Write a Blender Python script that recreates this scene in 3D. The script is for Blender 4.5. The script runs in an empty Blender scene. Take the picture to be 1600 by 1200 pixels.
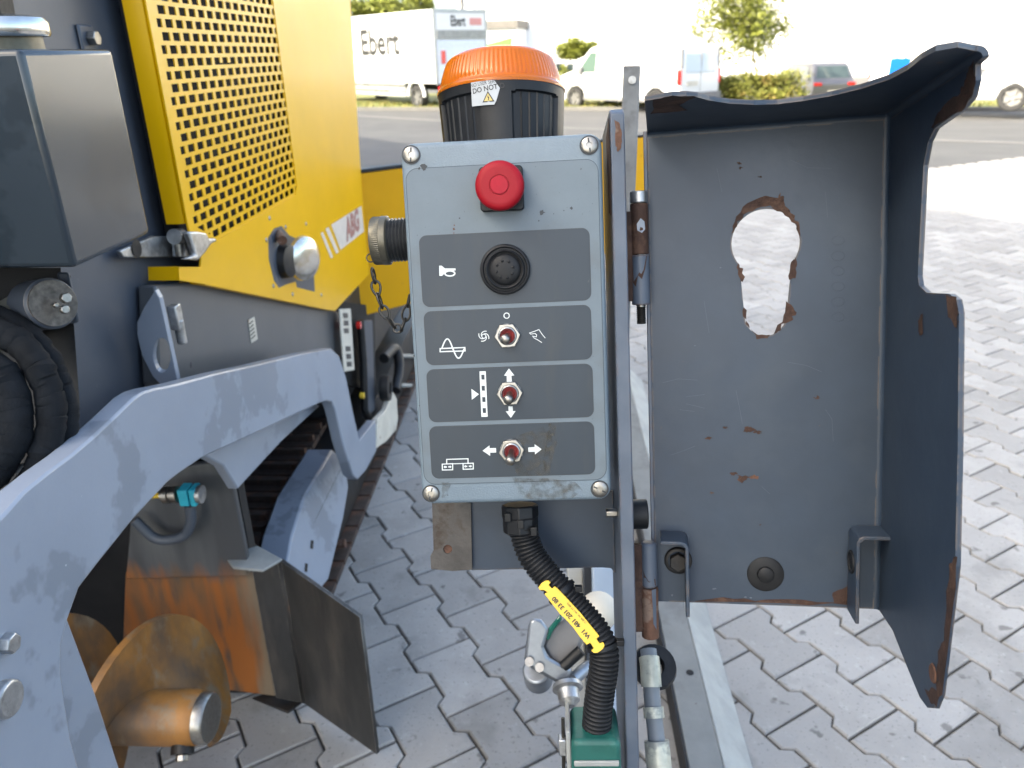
import bpy, bmesh, math, random
import numpy as np
from mathutils import Matrix, Vector

random.seed(7)
rng = np.random.default_rng(7)
scn = bpy.context.scene
COL = scn.collection

# ------------------------------------------------------------------ camera
F, CX, CY, HC = 1200.0, 800.0, 600.0, 1.353      # focal length in px of the 1600x1200 photo, eye height
ROLL = math.atan(0.022)
PITCH = math.radians(23.4545)
cam_d = bpy.data.cameras.new('camera'); cam = bpy.data.objects.new('camera', cam_d); COL.objects.link(cam)
cam.matrix_world = (Matrix.Translation((0, 0, HC)) @ Matrix.Rotation(math.pi/2 - PITCH, 4, 'X')
                    @ Matrix.Rotation(-ROLL, 4, 'Z'))
cam_d.sensor_width = 36.0; cam_d.lens = 36.0*F/1600
cam_d.clip_start = 0.02; cam_d.clip_end = 3000
cam_d.dof.use_dof = True; cam_d.dof.focus_distance = 0.63; cam_d.dof.aperture_fstop = 10.0
scn.camera = cam

# ------------------------------------------------------------------ light
SUN_EL = math.radians(34); SUN_AZ = (-0.83, -0.56)       # where the sun stands (behind, to the left)
w = bpy.data.worlds.new('World'); scn.world = w; w.use_nodes = True
nt = w.node_tree; sky = nt.nodes.new('ShaderNodeTexSky'); sky.sky_type = 'NISHITA'
sky.sun_disc = False; sky.sun_elevation = SUN_EL; sky.sun_rotation = math.atan2(SUN_AZ[0], SUN_AZ[1])
sky.air_density = 0.75; sky.dust_density = 4.0; sky.ozone_density = 0.6
bg = nt.nodes['Background']; bg.inputs['Strength'].default_value = 0.15
nt.links.new(sky.outputs['Color'], bg.inputs['Color'])
sd = bpy.data.lights.new('sun', 'SUN'); sun = bpy.data.objects.new('sun', sd); COL.objects.link(sun)
sd.energy = 2.0; sd.angle = math.radians(0.5); sd.color = (1.0, 0.95, 0.87)
sv = Vector((-SUN_AZ[0]*math.cos(SUN_EL), -SUN_AZ[1]*math.cos(SUN_EL), -math.sin(SUN_EL)))
sun.rotation_euler = sv.to_track_quat('-Z', 'Y').to_euler()
scn.render.engine = 'CYCLES'
vs = scn.view_settings
vs.view_transform = 'Standard'; vs.look = 'None'; vs.gamma = 1.0; vs.use_curve_mapping = False
vs.exposure = 2.62
vs.use_white_balance = True; vs.white_balance_temperature = 7200; vs.white_balance_tint = 4

# ------------------------------------------------------------------ pixel geometry
def unroll(px, py):
    x, y = px-CX, py-CY; c, s = math.cos(ROLL), math.sin(ROLL)
    return x*c-y*s, x*s+y*c
def ray(px, py):
    x, y = unroll(px, py); x /= F; y /= F
    return Vector((x, math.cos(PITCH)-y*math.sin(PITCH), -math.sin(PITCH)-y*math.cos(PITCH)))
CAM = Vector((0, 0, HC))
def wd(px, py, d): return CAM + ray(px, py)*d           # world point at a camera depth

class Frame:
    """A coordinate frame; at() meets a photo direction with one of its coordinate planes."""
    def __init__(self, M): self.M = M.copy(); self.I = M.inverted(); self.R = self.I.to_3x3(); self.o = self.I @ CAM
    def at(self, px, py, k, c):
        d = self.R @ ray(px, py); t = (c-self.o[k])/d[k]
        return self.o + d*t
WF = Frame(Matrix.Identity(4))

def frame_from(x, y, z, o):
    M = Matrix.Identity(4)
    for i in range(3): M[i][0], M[i][1], M[i][2], M[i][3] = x[i], y[i], z[i], o[i]
    return Frame(M)
# machine frame: x to its right, y along its travel, z up
PSI = math.radians(2.95257)
MF = frame_from(Vector((math.cos(PSI), -math.sin(PSI), 0)), Vector((math.sin(PSI), math.cos(PSI), 0)), Vector((0, 0, 1)), Vector((0, 0, 0)))
# control unit frame: leans back 15 degrees
_V = Vector((-0.0221, 0.2684, 0.9631)).normalized()
_U = Vector((0.99818, -0.0525, 0.0295)); _U = (_U-_V*_U.dot(_V)).normalized()
_N = _U.cross(_V)
UF0 = frame_from(_U, _V, _N, wd(795, 500, 1.0))
_w = (UF0.at(948, 500, 2, 0)-UF0.at(641, 500, 2, 0)).length
UF = frame_from(_U, _V, _N, wd(795, 500, 0.160/_w))      # origin on the lid face, box 160 mm wide

# ------------------------------------------------------------------ mesh helpers
MW = {}
def link(o, parent=None, M=None):
    COL.objects.link(o); M = M or Matrix.Identity(4); MW[o] = M
    if parent is not None:
        o.parent = parent; o.matrix_local = MW[parent].inverted() @ M
    else: o.matrix_world = M
    return o
def tag(o, label, cat, group=None):
    o['label'] = label; o['category'] = cat
    if group: o['group'] = group
    return o
def thing(name, label, cat, loc, group=None, M=None):
    o = bpy.data.objects.new(name, None); o.empty_display_size = 0.05
    link(o, None, M if M is not None else Matrix.Translation(loc)); return tag(o, label, cat, group)
def finish(bm, sharp=38):
    bmesh.ops.recalc_face_normals(bm, faces=bm.faces)
    lim = math.radians(sharp)
    for f in bm.faces: f.smooth = True
    for e in bm.edges:
        e.smooth = len(e.link_faces) == 2 and e.calc_face_angle(0) < lim
def mk(name, bm, mat, parent=None, fr=None, bev=0, seg=2, sharp=38, recalc=True, solid=0, bend=0):
    me = bpy.data.meshes.new(name)
    if recalc: finish(bm, sharp)
    if solid and all(e.calc_face_angle(0) < .01 for e in bm.edges if len(e.link_faces) == 2):
        for f in bm.faces: f.smooth = False
    bm.to_mesh(me); bm.free()
    for m in (mat if isinstance(mat, (list, tuple)) else [mat]): me.materials.append(m)
    o = bpy.data.objects.new(name, me)
    M = fr.M if isinstance(fr, Frame) else fr
    link(o, parent, M)
    if bend:
        b = o.modifiers.new('bend', 'BEVEL'); b.width = bend; b.segments = 3; b.limit_method = 'ANGLE'; b.angle_limit = math.radians(30)
    if solid:
        s = o.modifiers.new('solid', 'SOLIDIFY'); s.thickness = solid; s.offset = 0
    if bev:
        b = o.modifiers.new('bevel', 'BEVEL'); b.width = bev; b.segments = seg; b.limit_method = 'ANGLE'; b.angle_limit = math.radians(40)
    return o
def B(): return bmesh.new()
def box(bm, a, b):
    x0, y0, z0 = a; x1, y1, z1 = b
    v = [bm.verts.new(p) for p in ((x0,y0,z0),(x1,y0,z0),(x1,y1,z0),(x0,y1,z0),(x0,y0,z1),(x1,y0,z1),(x1,y1,z1),(x0,y1,z1))]
    for f in ((0,3,2,1),(4,5,6,7),(0,1,5,4),(1,2,6,5),(2,3,7,6),(3,0,4,7)): bm.faces.new([v[i] for i in f])
    return bm
def prism(bm, pts, vec):
    vec = Vector(vec); a = [bm.verts.new(Vector(p)) for p in pts]; b = [bm.verts.new(Vector(p)+vec) for p in pts]
    n = len(a); bm.faces.new(a); bm.faces.new(b[::-1])
    for i in range(n): bm.faces.new((a[i], a[(i+1)%n], b[(i+1)%n], b[i]))
    return bm
def face(bm, pts): bm.faces.new([bm.verts.new(Vector(p)) for p in pts]); return bm
def basis(ax):
    ax = Vector(ax).normalized(); t = Vector((0,0,1)) if abs(ax.z) < .9 else Vector((1,0,0))
    u = ax.cross(t).normalized(); return ax, u, ax.cross(u)
def lathe(bm, c, ax, prof, n=32, fn=None):
    """prof: (radius, height along ax) pairs; fn(theta, h, r) may change the radius"""
    ax, u, v = basis(ax); c = Vector(c); rings = []
    for r, h in prof:
        if r < 1e-6: rings.append([bm.verts.new(c+ax*h)]); continue
        rings.append([bm.verts.new(c+ax*h+(u*math.cos(2*math.pi*i/n)+v*math.sin(2*math.pi*i/n))*(fn(2*math.pi*i/n, h, r) if fn else r)) for i in range(n)])
    for a, b in zip(rings, rings[1:]):
        for i in range(n):
            j = (i+1) % n
            if len(a) == 1 and len(b) == 1: continue
            if len(a) == 1: bm.faces.new((a[0], b[i], b[j]))
            elif len(b) == 1: bm.faces.new((a[i], a[j], b[0]))
            else: bm.faces.new((a[i], a[j], b[j], b[i]))
    return bm
def cyl(bm, p0, p1, r, n=24, r1=None, ch=0):
    p0, p1 = Vector(p0), Vector(p1); L = (p1-p0).length; r1 = r if r1 is None else r1
    if ch: prof = [(0,0),(r-ch,0),(r,ch),(r1,L-ch),(r1-ch,L),(0,L)]
    else: prof = [(0,0),(r,0),(r1,L),(0,L)]
    return lathe(bm, p0, p1-p0, prof, n)
def tube(bm, path, r, n=12, caps=True, closed=False):
    P = [Vector(p) for p in path]; m = len(P); rr = r if isinstance(r, (list, tuple)) else [r]*m
    T = []
    for i in range(m):
        a = P[(i-1) % m] if (closed or i > 0) else P[i]; b = P[(i+1) % m] if (closed or i < m-1) else P[i]
        T.append((b-a).normalized())
    _, u, _v = basis(T[0]); rings = []
    for i in range(m):
        u = (u-T[i]*u.dot(T[i])).normalized(); v = T[i].cross(u)
        rings.append([bm.verts.new(P[i]+(u*math.cos(2*math.pi*k/n)+v*math.sin(2*math.pi*k/n))*rr[i]) for k in range(n)])
    for i in range(m if closed else m-1):
        a, b = rings[i], rings[(i+1) % m]
        for k in range(n): bm.faces.new((a[k], a[(k+1)%n], b[(k+1)%n], b[k]))
    if caps and not closed: bm.faces.new(rings[0][::-1]); bm.faces.new(rings[-1])
    return bm
def spline(pts, n=8):
    P = [Vector(p) for p in pts]; out = []
    for i in range(len(P)-1):
        p0, p1, p2, p3 = P[max(i-1,0)], P[i], P[i+1], P[min(i+2,len(P)-1)]
        for k in range(n):
            t = k/n
            out.append(0.5*((2*p1)+(p2-p0)*t+(2*p0-5*p1+4*p2-p3)*t*t+(3*p1-p0-3*p2+p3)*t**3))
    out.append(P[-1]); return out
def rrect(x0, x1, y0, y1, r, n=5):
    out = []
    for cx, cy, a0 in ((x1-r,y1-r,0),(x0+r,y1-r,90),(x0+r,y0+r,180),(x1-r,y0+r,270)):
        for k in range(n+1):
            a = math.radians(a0+90*k/n); out.append((cx+r*math.cos(a), cy+r*math.sin(a)))
    return out
def ring2(cx, cy, r, n=32): return [(cx+r*math.cos(2*math.pi*k/n), cy+r*math.sin(2*math.pi*k/n)) for k in range(n)]
def fill_holes(bm, outer, holes):
    """flat face with holes in it; returns the outer verts and hole verts"""
    def loop(pts):
        v = [bm.verts.new(Vector(p)) for p in pts]; return v, [bm.edges.new((v[i], v[(i+1) % len(v)])) for i in range(len(v))]
    vo, eo = loop(outer); es = list(eo); vh = []
    for h in holes:
        v, e = loop(h); es += e; vh.append(v)
    bmesh.ops.triangle_fill(bm, use_beauty=True, use_dissolve=False, edges=es)
    return vo, vh
def stroke(bm, pts, wd_, z, closed=False):
    P = [Vector((p[0], p[1])) for p in pts]; n = len(P); L = []; Rr = []
    for i in range(n):
        a = P[i-1] if (i > 0 or closed) else P[i]; b = P[(i+1) % n] if (i < n-1 or closed) else P[i]
        d1 = (P[i]-a); d2 = (b-P[i])
        d1 = d1.normalized() if d1.length > 1e-9 else d2.normalized(); d2 = d2.normalized() if d2.length > 1e-9 else d1
        nn = Vector((-(d1.y+d2.y), d1.x+d2.x)); nn.normalize()
        k = 1/max(.45, nn.dot(Vector((-d1.y, d1.x))))
        L.append(bm.verts.new((*(P[i]+nn*wd_/2*k), z))); Rr.append(bm.verts.new((*(P[i]-nn*wd_/2*k), z)))
    for i in range(n if closed else n-1):
        j = (i+1) % n; bm.faces.new((L[i], Rr[i], Rr[j], L[j]))
    return bm
def text_bm(s, size, bold=0.0, extrude=0.0):
    """glyph faces of s centred on the origin in the xy plane, cap height about 0.7*size"""
    cu = bpy.data.curves.new('glyphs', 'FONT'); cu.body = s; cu.size = size; cu.offset = bold; cu.extrude = extrude
    cu.align_x = 'CENTER'; cu.align_y = 'CENTER'; cu.resolution_u = 3
    ob = bpy.data.objects.new('glyphs', cu); COL.objects.link(ob)
    dg = bpy.context.evaluated_depsgraph_get(); dg.update()
    me = bpy.data.meshes.new_from_object(ob.evaluated_get(dg)); bm = B(); bm.from_mesh(me)
    bpy.data.objects.remove(ob); bpy.data.curves.remove(cu); bpy.data.meshes.remove(me)
    return bm
def xform(bm, fn):
    for v in bm.verts: v.co = Vector(fn(v.co))
    return bm

# ------------------------------------------------------------------ materials
def mat(name, col, rough=.5, metal=0, var=.12, vscale=30, col2=None, c2scale=8, c2lo=.52, c2hi=.6, bump=0, bscale=200,
        rvar=.1, coat=0, edge=None, edge_r=.0025, spec=.5, trans=0, col3=None, c3scale=40, c3lo=.6, c3hi=.63, stretch=None, detail=5):
    m = bpy.data.materials.new(name); m.use_nodes = True; n = m.node_tree.nodes; l = m.node_tree.links
    p = n['Principled BSDF']; tc = n.new('ShaderNodeTexCoord'); src = tc.outputs['Object']
    if stretch:
        mp = n.new('ShaderNodeMapping'); mp.inputs['Scale'].default_value = stretch; l.new(src, mp.inputs['Vector']); src = mp.outputs['Vector']
    def noise(s, d=detail, r=.6):
        t = n.new('ShaderNodeTexNoise'); t.inputs['Scale'].default_value = s; t.inputs['Detail'].default_value = d
        t.inputs['Roughness'].default_value = r; l.new(src, t.inputs['Vector']); return t.outputs['Fac']
    def ramp(fac, lo, hi):
        r = n.new('ShaderNodeMapRange'); r.inputs['From Min'].default_value = lo; r.inputs['From Max'].default_value = hi
        l.new(fac, r.inputs['Value']); return r.outputs['Result']
    def mix(fac, a, b):
        x = n.new('ShaderNodeMix'); x.data_type = 'RGBA'; l.new(fac, x.inputs[0])
        for s, v in ((6, a), (7, b)):
            if isinstance(v, tuple): x.inputs[s].default_value = (*v, 1)
            else: l.new(v, x.inputs[s])
        return x.outputs[2]
    f = noise(vscale)
    c = mix(ramp(f, .3, .7), tuple(x*(1-var) for x in col), tuple(min(1, x*(1+var)) for x in col))
    if col2: c = mix(ramp(noise(c2scale), c2lo, c2hi), c, col2)
    if col3: c = mix(ramp(noise(c3scale, 6), c3lo, c3hi), c, col3)
    if edge:
        bv = n.new('ShaderNodeBevel'); bv.inputs['Radius'].default_value = edge_r; bv.samples = 4
        g = n.new('ShaderNodeNewGeometry'); d = n.new('ShaderNodeVectorMath'); d.operation = 'DOT_PRODUCT'
        l.new(bv.outputs[0], d.inputs[0]); l.new(g.outputs['Normal'], d.inputs[1])
        s = n.new('ShaderNodeMath'); s.operation = 'SUBTRACT'; s.inputs[0].default_value = 1.0; l.new(d.outputs['Value'], s.inputs[1])
        a = n.new('ShaderNodeMath'); a.operation = 'MULTIPLY'; l.new(s.outputs[0], a.inputs[0]); l.new(ramp(noise(55, 6), .42, .6), a.inputs[1])
        c = mix(ramp(a.outputs[0], .02, .10), c, edge)
    l.new(c, p.inputs['Base Color'])
    rr = n.new('ShaderNodeMapRange'); rr.inputs['To Min'].default_value = max(.02, rough-rvar); rr.inputs['To Max'].default_value = min(1, rough+rvar)
    l.new(noise(vscale*.6), rr.inputs['Value']); l.new(rr.outputs['Result'], p.inputs['Roughness'])
    p.inputs['Metallic'].default_value = metal; p.inputs['Specular IOR Level'].default_value = spec
    if coat: p.inputs['Coat Weight'].default_value = coat; p.inputs['Coat Roughness'].default_value = .12
    if trans: p.inputs['Transmission Weight'].default_value = trans
    if bump:
        b = n.new('ShaderNodeBump'); b.inputs['Strength'].default_value = bump; b.inputs['Distance'].default_value = .002
        l.new(noise(bscale, 3), b.inputs['Height']); l.new(b.outputs['Normal'], p.inputs['Normal'])
    return m
RUST = (.048, .024, .017)
DOORP = (.022, .038, .064)
m_door = mat('door_paint', DOORP, .46, 0, .10, 18, col2=(.032,.048,.072), c2scale=14, c2lo=.5, c2hi=.75, bump=.08, bscale=90, edge=(.13,.105,.09), edge_r=.003,
             col3=(.075,.055,.045), c3scale=60, c3lo=.70, c3hi=.74)
m_door_plain = mat('door_paint_plain', DOORP, .46, 0, .10, 18, col2=(.032,.048,.072), c2scale=14, c2lo=.5, c2hi=.75)
m_plate = mat('plate_paint', (.070,.092,.128), .45, 0, .10, 25, col2=(.095,.115,.15), c2scale=12, c2lo=.5, c2hi=.7, edge=(.12,.075,.055), bump=.06)
m_rust = mat('rust', RUST, .8, .1, .35, 70, col2=(.085,.045,.03), c2scale=45, bump=.5, bscale=300)
m_rust_lt = mat('rust_light', (.105,.052,.034), .8, .1, .35, 90, col2=(.17,.12,.095), c2scale=60, bump=.5, bscale=300)
m_box = mat('box_paint', (.15,.198,.238), .42, 0, .05, 60, col2=(.14,.178,.205), c2scale=9, c2lo=.5, c2hi=.7, bump=.28, bscale=650, col3=(.10,.11,.11), c3scale=260, c3lo=.69, c3hi=.73, edge=(.20,.25,.29), edge_r=.002)
m_over = mat('overlay_sheet', (.115,.150,.178), .5, 0, .07, 25, col2=(.10,.118,.128), c2scale=16, c2lo=.5, c2hi=.75, bump=.05, bscale=700, col3=(.05,.06,.065), c3scale=330, c3lo=.665, c3hi=.73)
m_panel = mat('panel_print', (.016,.027,.040), .45, 0, .08, 18, stretch=(1.6,.4,1), col2=(.027,.034,.041), c2scale=26, c2lo=.55, c2hi=.78, col3=(.075,.085,.088), c3scale=120, c3lo=.71, c3hi=.75)
m_border = mat('panel_border', (.025,.03,.036), .5)
m_white = mat('white_print', (.62,.66,.66), .5, 0, .08, 120)
m_red = mat('red_plastic', (.27,.002,.010), .5, 0, .06, 60, spec=.25, col2=(.29,.006,.015), c2scale=40, c2lo=.5, c2hi=.8, bump=.04)
m_red2 = mat('red_plastic_centre', (.33,.006,.02), .6, 0, .12, 120, spec=.3)
m_redring = mat('red_seal', (.16,.012,.012), .6, 0, .2, 120)
m_yel_pl = mat('yellow_plastic', (.62,.38,.05), .5)
m_black = mat('black_plastic', (.006,.007,.009), .45, 0, .2, 60, col2=(.012,.013,.015), c2scale=30, c2lo=.5, c2hi=.8, bump=.06, bscale=500, spec=.35)
m_rubber = mat('black_rubber', (.008,.009,.011), .55, 0, .25, 60, spec=.35, col2=(.02,.02,.021), c2scale=30, c2lo=.52, c2hi=.8)
m_steel = mat('steel', (.33,.315,.29), .38, 1, .15, 150, col2=(.30,.25,.2), c2scale=90, c2lo=.6, c2hi=.75)
m_zinc = mat('zinc', (.42,.43,.44), .42, .9, .2, 90, col2=(.25,.25,.24), c2scale=60, c2lo=.5, c2hi=.7, bump=.15)
m_chrome = mat('chrome_dirty', (.62,.62,.60), .22, 1, .1, 50, col2=(.45,.40,.30), c2scale=20, c2lo=.5, c2hi=.7)
m_olive = mat('olive_anodised', (.115,.108,.085), .42, .6, .15, 150)
m_thread = mat('thread_grey', (.075,.078,.082), .4, .7, .15, 150)
m_chain = mat('chain_metal', (.055,.052,.047), .45, .8, .3, 200)
m_alu = mat('aluminium', (.30,.325,.36), .42, .85, .1, 60, bump=.1)
m_glass_g = mat('green_glass', (.01,.10,.075), .08, 0, .2, 60, coat=.5)
m_green = mat('green_paint', (.006,.080,.066), .5, 0, .2, 25, col2=(.022,.13,.11), c2scale=40, c2lo=.5, c2hi=.7, bump=.1)
m_yellow = mat('machine_yellow', (.74,.40,.002), .36, 0, .05, 6, coat=.10, spec=.28, col3=(.30,.22,.06), c3scale=55, c3lo=.73, c3hi=.76, rvar=.06)
m_yellow2 = mat('hopper_yellow', (.60,.30,.002), .5, 0, .06, 6, spec=.25, col3=(.2,.13,.04), c3scale=30, c3lo=.68, c3hi=.72)
m_lab_y = mat('label_yellow', (.66,.44,.035), .45, 0, .08, 80)
m_ink = mat('ink', (.02,.02,.02), .5)
m_body = mat('machine_grey', (.052,.064,.084), .48, 0, .12, 5, col2=(.066,.078,.098), c2scale=4, c2lo=.45, c2hi=.7, col3=(.17,.19,.21), c3scale=70, c3lo=.72, c3hi=.75, bump=.04, stretch=(1,1,.35), edge=(.2,.17,.14))
m_tank = mat('tank_grey', (.022,.032,.042), .24, 0, .10, 6, col2=(.013,.021,.029), c2scale=5, c2lo=.5, c2hi=.53, coat=.25, rvar=.05)
m_arm = mat('arm_lit_grey', (.24,.275,.335), .36, 0, .06, 6, col2=(.185,.212,.255), c2scale=5.5, c2lo=.57, c2hi=.60, col3=(.42,.46,.50), c3scale=85, c3lo=.715, c3hi=.735, bump=.05, edge=(.34,.36,.38), coat=.15)  # machine grey lightened in colour for the open-sky light the arm catches
m_dark = mat('dark_steel', (.011,.012,.014), .5, .3, .4, 20, col2=(.03,.024,.019), c2scale=12, c2lo=.5, c2hi=.7, bump=.2)
m_pitch = mat('black_void', (.006,.006,.007), .8)  # near-black standing in for shade in openings and interiors
m_sleeve = mat('hose_sleeve', (.006,.008,.011), .8, 0, .35, 40, spec=.2, bump=.5, bscale=900)
m_aug = mat('auger_rust', (.29,.13,.032), .5, .2, .4, 9, col2=(.12,.075,.045), c2scale=6, c2lo=.45, c2hi=.6, col3=(.22,.16,.10), c3scale=22, c3lo=.53, c3hi=.66, bump=.2, stretch=(1,1,.5))
m_augp = mat('rusted_wall', (.045,.042,.042), .55, .3, .25, 10, col2=(.06,.055,.052), c2scale=9, bump=.2)
m_orange = mat('orange_rust', (.36,.115,.02), .75, .05, .35, 9, col2=(.22,.13,.06), c2scale=7, c2lo=.48, c2hi=.62, col3=(.12,.07,.045), c3scale=16, c3lo=.58, c3hi=.7, bump=.25, stretch=(3,1,.5))
m_wing = mat('worn_steel', (.062,.061,.060), .42, .55, .25, 9, col2=(.11,.10,.09), c2scale=7, c2lo=.48, c2hi=.65, col3=(.16,.07,.035), c3scale=14, c3lo=.66, c3hi=.75, bump=.2, stretch=(2.5,2.5,.6), edge=(.3,.28,.25))
m_galv = mat('galvanised', (.30,.31,.30), .6, .15, .12, 14, col2=(.24,.25,.245), c2scale=8, c2lo=.48, c2hi=.62, col3=(.16,.13,.1), c3scale=60, c3lo=.7, c3hi=.74, bump=.12)
m_track = mat('track_shoe', (.060,.045,.039), .6, .3, .4, 30, col2=(.13,.065,.042), c2scale=18, c2lo=.5, c2hi=.65, bump=.4, bscale=120)
m_turq = mat('turquoise_plastic', (.02,.36,.46), .4)
m_offwhite = mat('off_white_plate', (.55,.52,.45), .55, 0, .12, 15, col2=(.30,.22,.15), c2scale=18, c2lo=.6, c2hi=.7)
m_mud = mat('dried_mud', (.30,.285,.24), .9, 0, .2, 120, bump=.4, bscale=500)

def lens_mat():
    m = bpy.data.materials.new('amber_lens'); m.use_nodes = True; p = m.node_tree.nodes['Principled BSDF']
    p.inputs['Base Color'].default_value = (.86, .215, .003, 1); p.inputs['Roughness'].default_value = .16
    p.inputs['Transmission Weight'].default_value = .55; p.inputs['IOR'].default_value = 1.45
    return m
m_lens = lens_mat()
def glass_mat(name, col, rough=.05):
    m = bpy.data.materials.new(name); m.use_nodes = True; p = m.node_tree.nodes['Principled BSDF']
    p.inputs['Base Color'].default_value = (*col, 1); p.inputs['Roughness'].default_value = rough
    p.inputs['Specular IOR Level'].default_value = .8; return m
m_cglass = glass_mat('car_glass', (.05,.07,.07))
m_white_paint = mat('vehicle_white', (.66,.67,.68), .3, 0, .02, 3, coat=.5)
m_grey_paint = mat('vehicle_grey', (.12,.12,.135), .3, .3, .03, 3, coat=.6)
m_tyre = mat('tyre', (.025,.025,.026), .8)
m_rim = mat('wheel_rim', (.24,.24,.24), .4, .5)
m_tail = mat('tail_lamp', (.55,.015,.015), .25, coat=.5)
m_trim = mat('grey_trim', (.16,.16,.165), .6)

# stone, asphalt, grass
def paver_mat():
    m = bpy.data.materials.new('concrete_paver'); m.use_nodes = True; n = m.node_tree.nodes; l = m.node_tree.links; p = n['Principled BSDF']
    g = n.new('ShaderNodeNewGeometry')
    def noise(s, d=6, r=.62):
        t = n.new('ShaderNodeTexNoise'); t.inputs['Scale'].default_value = s; t.inputs['Detail'].default_value = d; t.inputs['Roughness'].default_value = r
        l.new(g.outputs['Position'], t.inputs['Vector']); return t.outputs['Fac']
    def ramp(f, a, b, c=0, d=1):
        r = n.new('ShaderNodeMapRange'); r.inputs['From Min'].default_value = a; r.inputs['From Max'].default_value = b
        r.inputs['To Min'].default_value = c; r.inputs['To Max'].default_value = d; l.new(f, r.inputs['Value']); return r.outputs['Result']
    def mix(f, a, b):
        x = n.new('ShaderNodeMix'); x.data_type = 'RGBA'; l.new(f, x.inputs[0])
        for s, v in ((6, a), (7, b)):
            if isinstance(v, tuple): x.inputs[s].default_value = (*v, 1)
            else: l.new(v, x.inputs[s])
        return x.outputs[2]
    oi = n.new('ShaderNodeObjectInfo')
    at = n.new('ShaderNodeAttribute'); at.attribute_name = 'tone'
    c = mix(ramp(noise(9), .3, .7), (.242,.236,.226), (.34,.332,.32))
    c = mix(ramp(noise(2.2, 3), .35, .65), c, (.335,.327,.316))
    c = mix(ramp(noise(34, 8, .7), .58, .70, 0, .65), c, (.42,.42,.41))
    c = mix(ramp(noise(5.5, 4, .6), .58, .68, 0, .5), c, (.19,.188,.18))
    c = mix(ramp(noise(16, 3, .5), .66, .70, 0, .75), c, (.115,.11,.105))
    c = mix(ramp(noise(130, 2, .5), .62, .72, 0, .6), c, (.14,.14,.135))
    mm = n.new('ShaderNodeMath'); mm.operation = 'ADD'; l.new(oi.outputs['Random'], mm.inputs[0]); l.new(at.outputs['Fac'], mm.inputs[1])
    mf = n.new('ShaderNodeMath'); mf.operation = 'FRACT'; l.new(mm.outputs[0], mf.inputs[0])
    k = ramp(mf.outputs[0], 0, 1, .82, 1.10)
    vm = n.new('ShaderNodeVectorMath'); vm.operation = 'SCALE'; l.new(c, vm.inputs[0]); l.new(k, vm.inputs['Scale'])
    l.new(vm.outputs[0], p.inputs['Base Color']); p.inputs['Roughness'].default_value = .78; p.inputs['Specular IOR Level'].default_value = .35
    b = n.new('ShaderNodeBump'); b.inputs['Strength'].default_value = .35; b.inputs['Distance'].default_value = .003
    l.new(noise(190, 4, .7), b.inputs['Height']); l.new(b.outputs['Normal'], p.inputs['Normal'])
    return m
m_paver = paver_mat()
m_sand = mat('joint_sand', (.085,.08,.072), .95, 0, .3, 60, bump=.4, bscale=400)
m_asph = mat('asphalt', (.060,.059,.060), .85, 0, .14, 1.5, col2=(.072,.070,.069), c2scale=.5, c2lo=.45, c2hi=.6, bump=.4, bscale=120)
m_gutter = mat('gutter_concrete', (.13,.125,.118), .85, 0, .12, 4)
m_grass = mat('verge_grass', (.11,.13,.03), .9, 0, .45, 6, col2=(.20,.17,.05), c2scale=3, c2lo=.45, c2hi=.6)
m_hall = mat('hall_cladding', (.78,.79,.80), .5, 0, .02, .5)
m_leafA = mat('leaf_bright', (.13,.145,.014), .6, 0, .5, 3)
m_leafB = mat('leaf_hedge', (.13,.135,.016), .7, 0, .4, 3, col2=(.19,.11,.025), c2scale=2.5, c2lo=.54, c2hi=.66)
m_bark = mat('bark', (.12,.095,.07), .9, 0, .3, 20)
m_bldg = mat('workshop_wall', (.62,.61,.59), .8, 0, .05, 1)

def gz(x, y):
    """height of the yard: level round the machine, then falling gently to the road"""
    t = min(max(y-6.0, 0), 14.5); z = -.030*t + (.030*1.2*(1-math.exp(-t/1.2)) if t > 0 else 0)
    d = (x-13.6)**2/30 + (y-35.5)**2/45
    return z - .72*math.exp(-d)
def gpt(px, py):
    """photo direction met with the yard's ground"""
    r = ray(px, py); t0 = (0-HC)/r.z if r.z < 0 else 60; z = 0
    for _ in range(25):
        t = (z-HC)/r.z; p = CAM+r*t; z = gz(p.x, p.y)
    return p

# ================================================================== SETTING
def struct(name, bm, m, parent=None, kind='structure', **k):
    o = mk(name, bm, m, parent, **k); o['kind'] = kind; return o
# asphalt sheet out to the horizon, following the fall of the yard
bm = B(); xs = [-900,-300,-120,-60,-30,-16] + [i*1.0 for i in range(-10, 29)] + [34,45,70,140,320,900]
ys = [-60,-20,-8,-2] + [i*1.0 for i in range(0, 49)] + [54,65,90,160,400,1000]
G = [[bm.verts.new((x, y, gz(x, y)-.075)) for x in xs] for y in ys]
for j in range(len(ys)-1):
    for i in range(len(xs)-1): bm.faces.new((G[j][i], G[j][i+1], G[j+1][i+1], G[j+1][i]))
struct('asphalt_road', bm, m_asph)
E1 = Vector((math.cos(math.radians(-60)), math.sin(math.radians(-60)))); E2 = Vector((math.cos(math.radians(30)), math.sin(math.radians(30))))
def strip(pts_a, pts_b, dz, n=40):
    bm = B(); A = []; Bv = []
    for k in range(n+1):
        t = k/n; a = Vector(pts_a[0]).lerp(Vector(pts_a[1]), t); b = Vector(pts_b[0]).lerp(Vector(pts_b[1]), t)
        A.append(bm.verts.new((a.x, a.y, gz(a.x, a.y)+dz))); Bv.append(bm.verts.new((b.x, b.y, gz(b.x, b.y)+dz)))
    for k in range(n): bm.faces.new((A[k], A[k+1], Bv[k+1], Bv[k]))
    return bm
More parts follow.
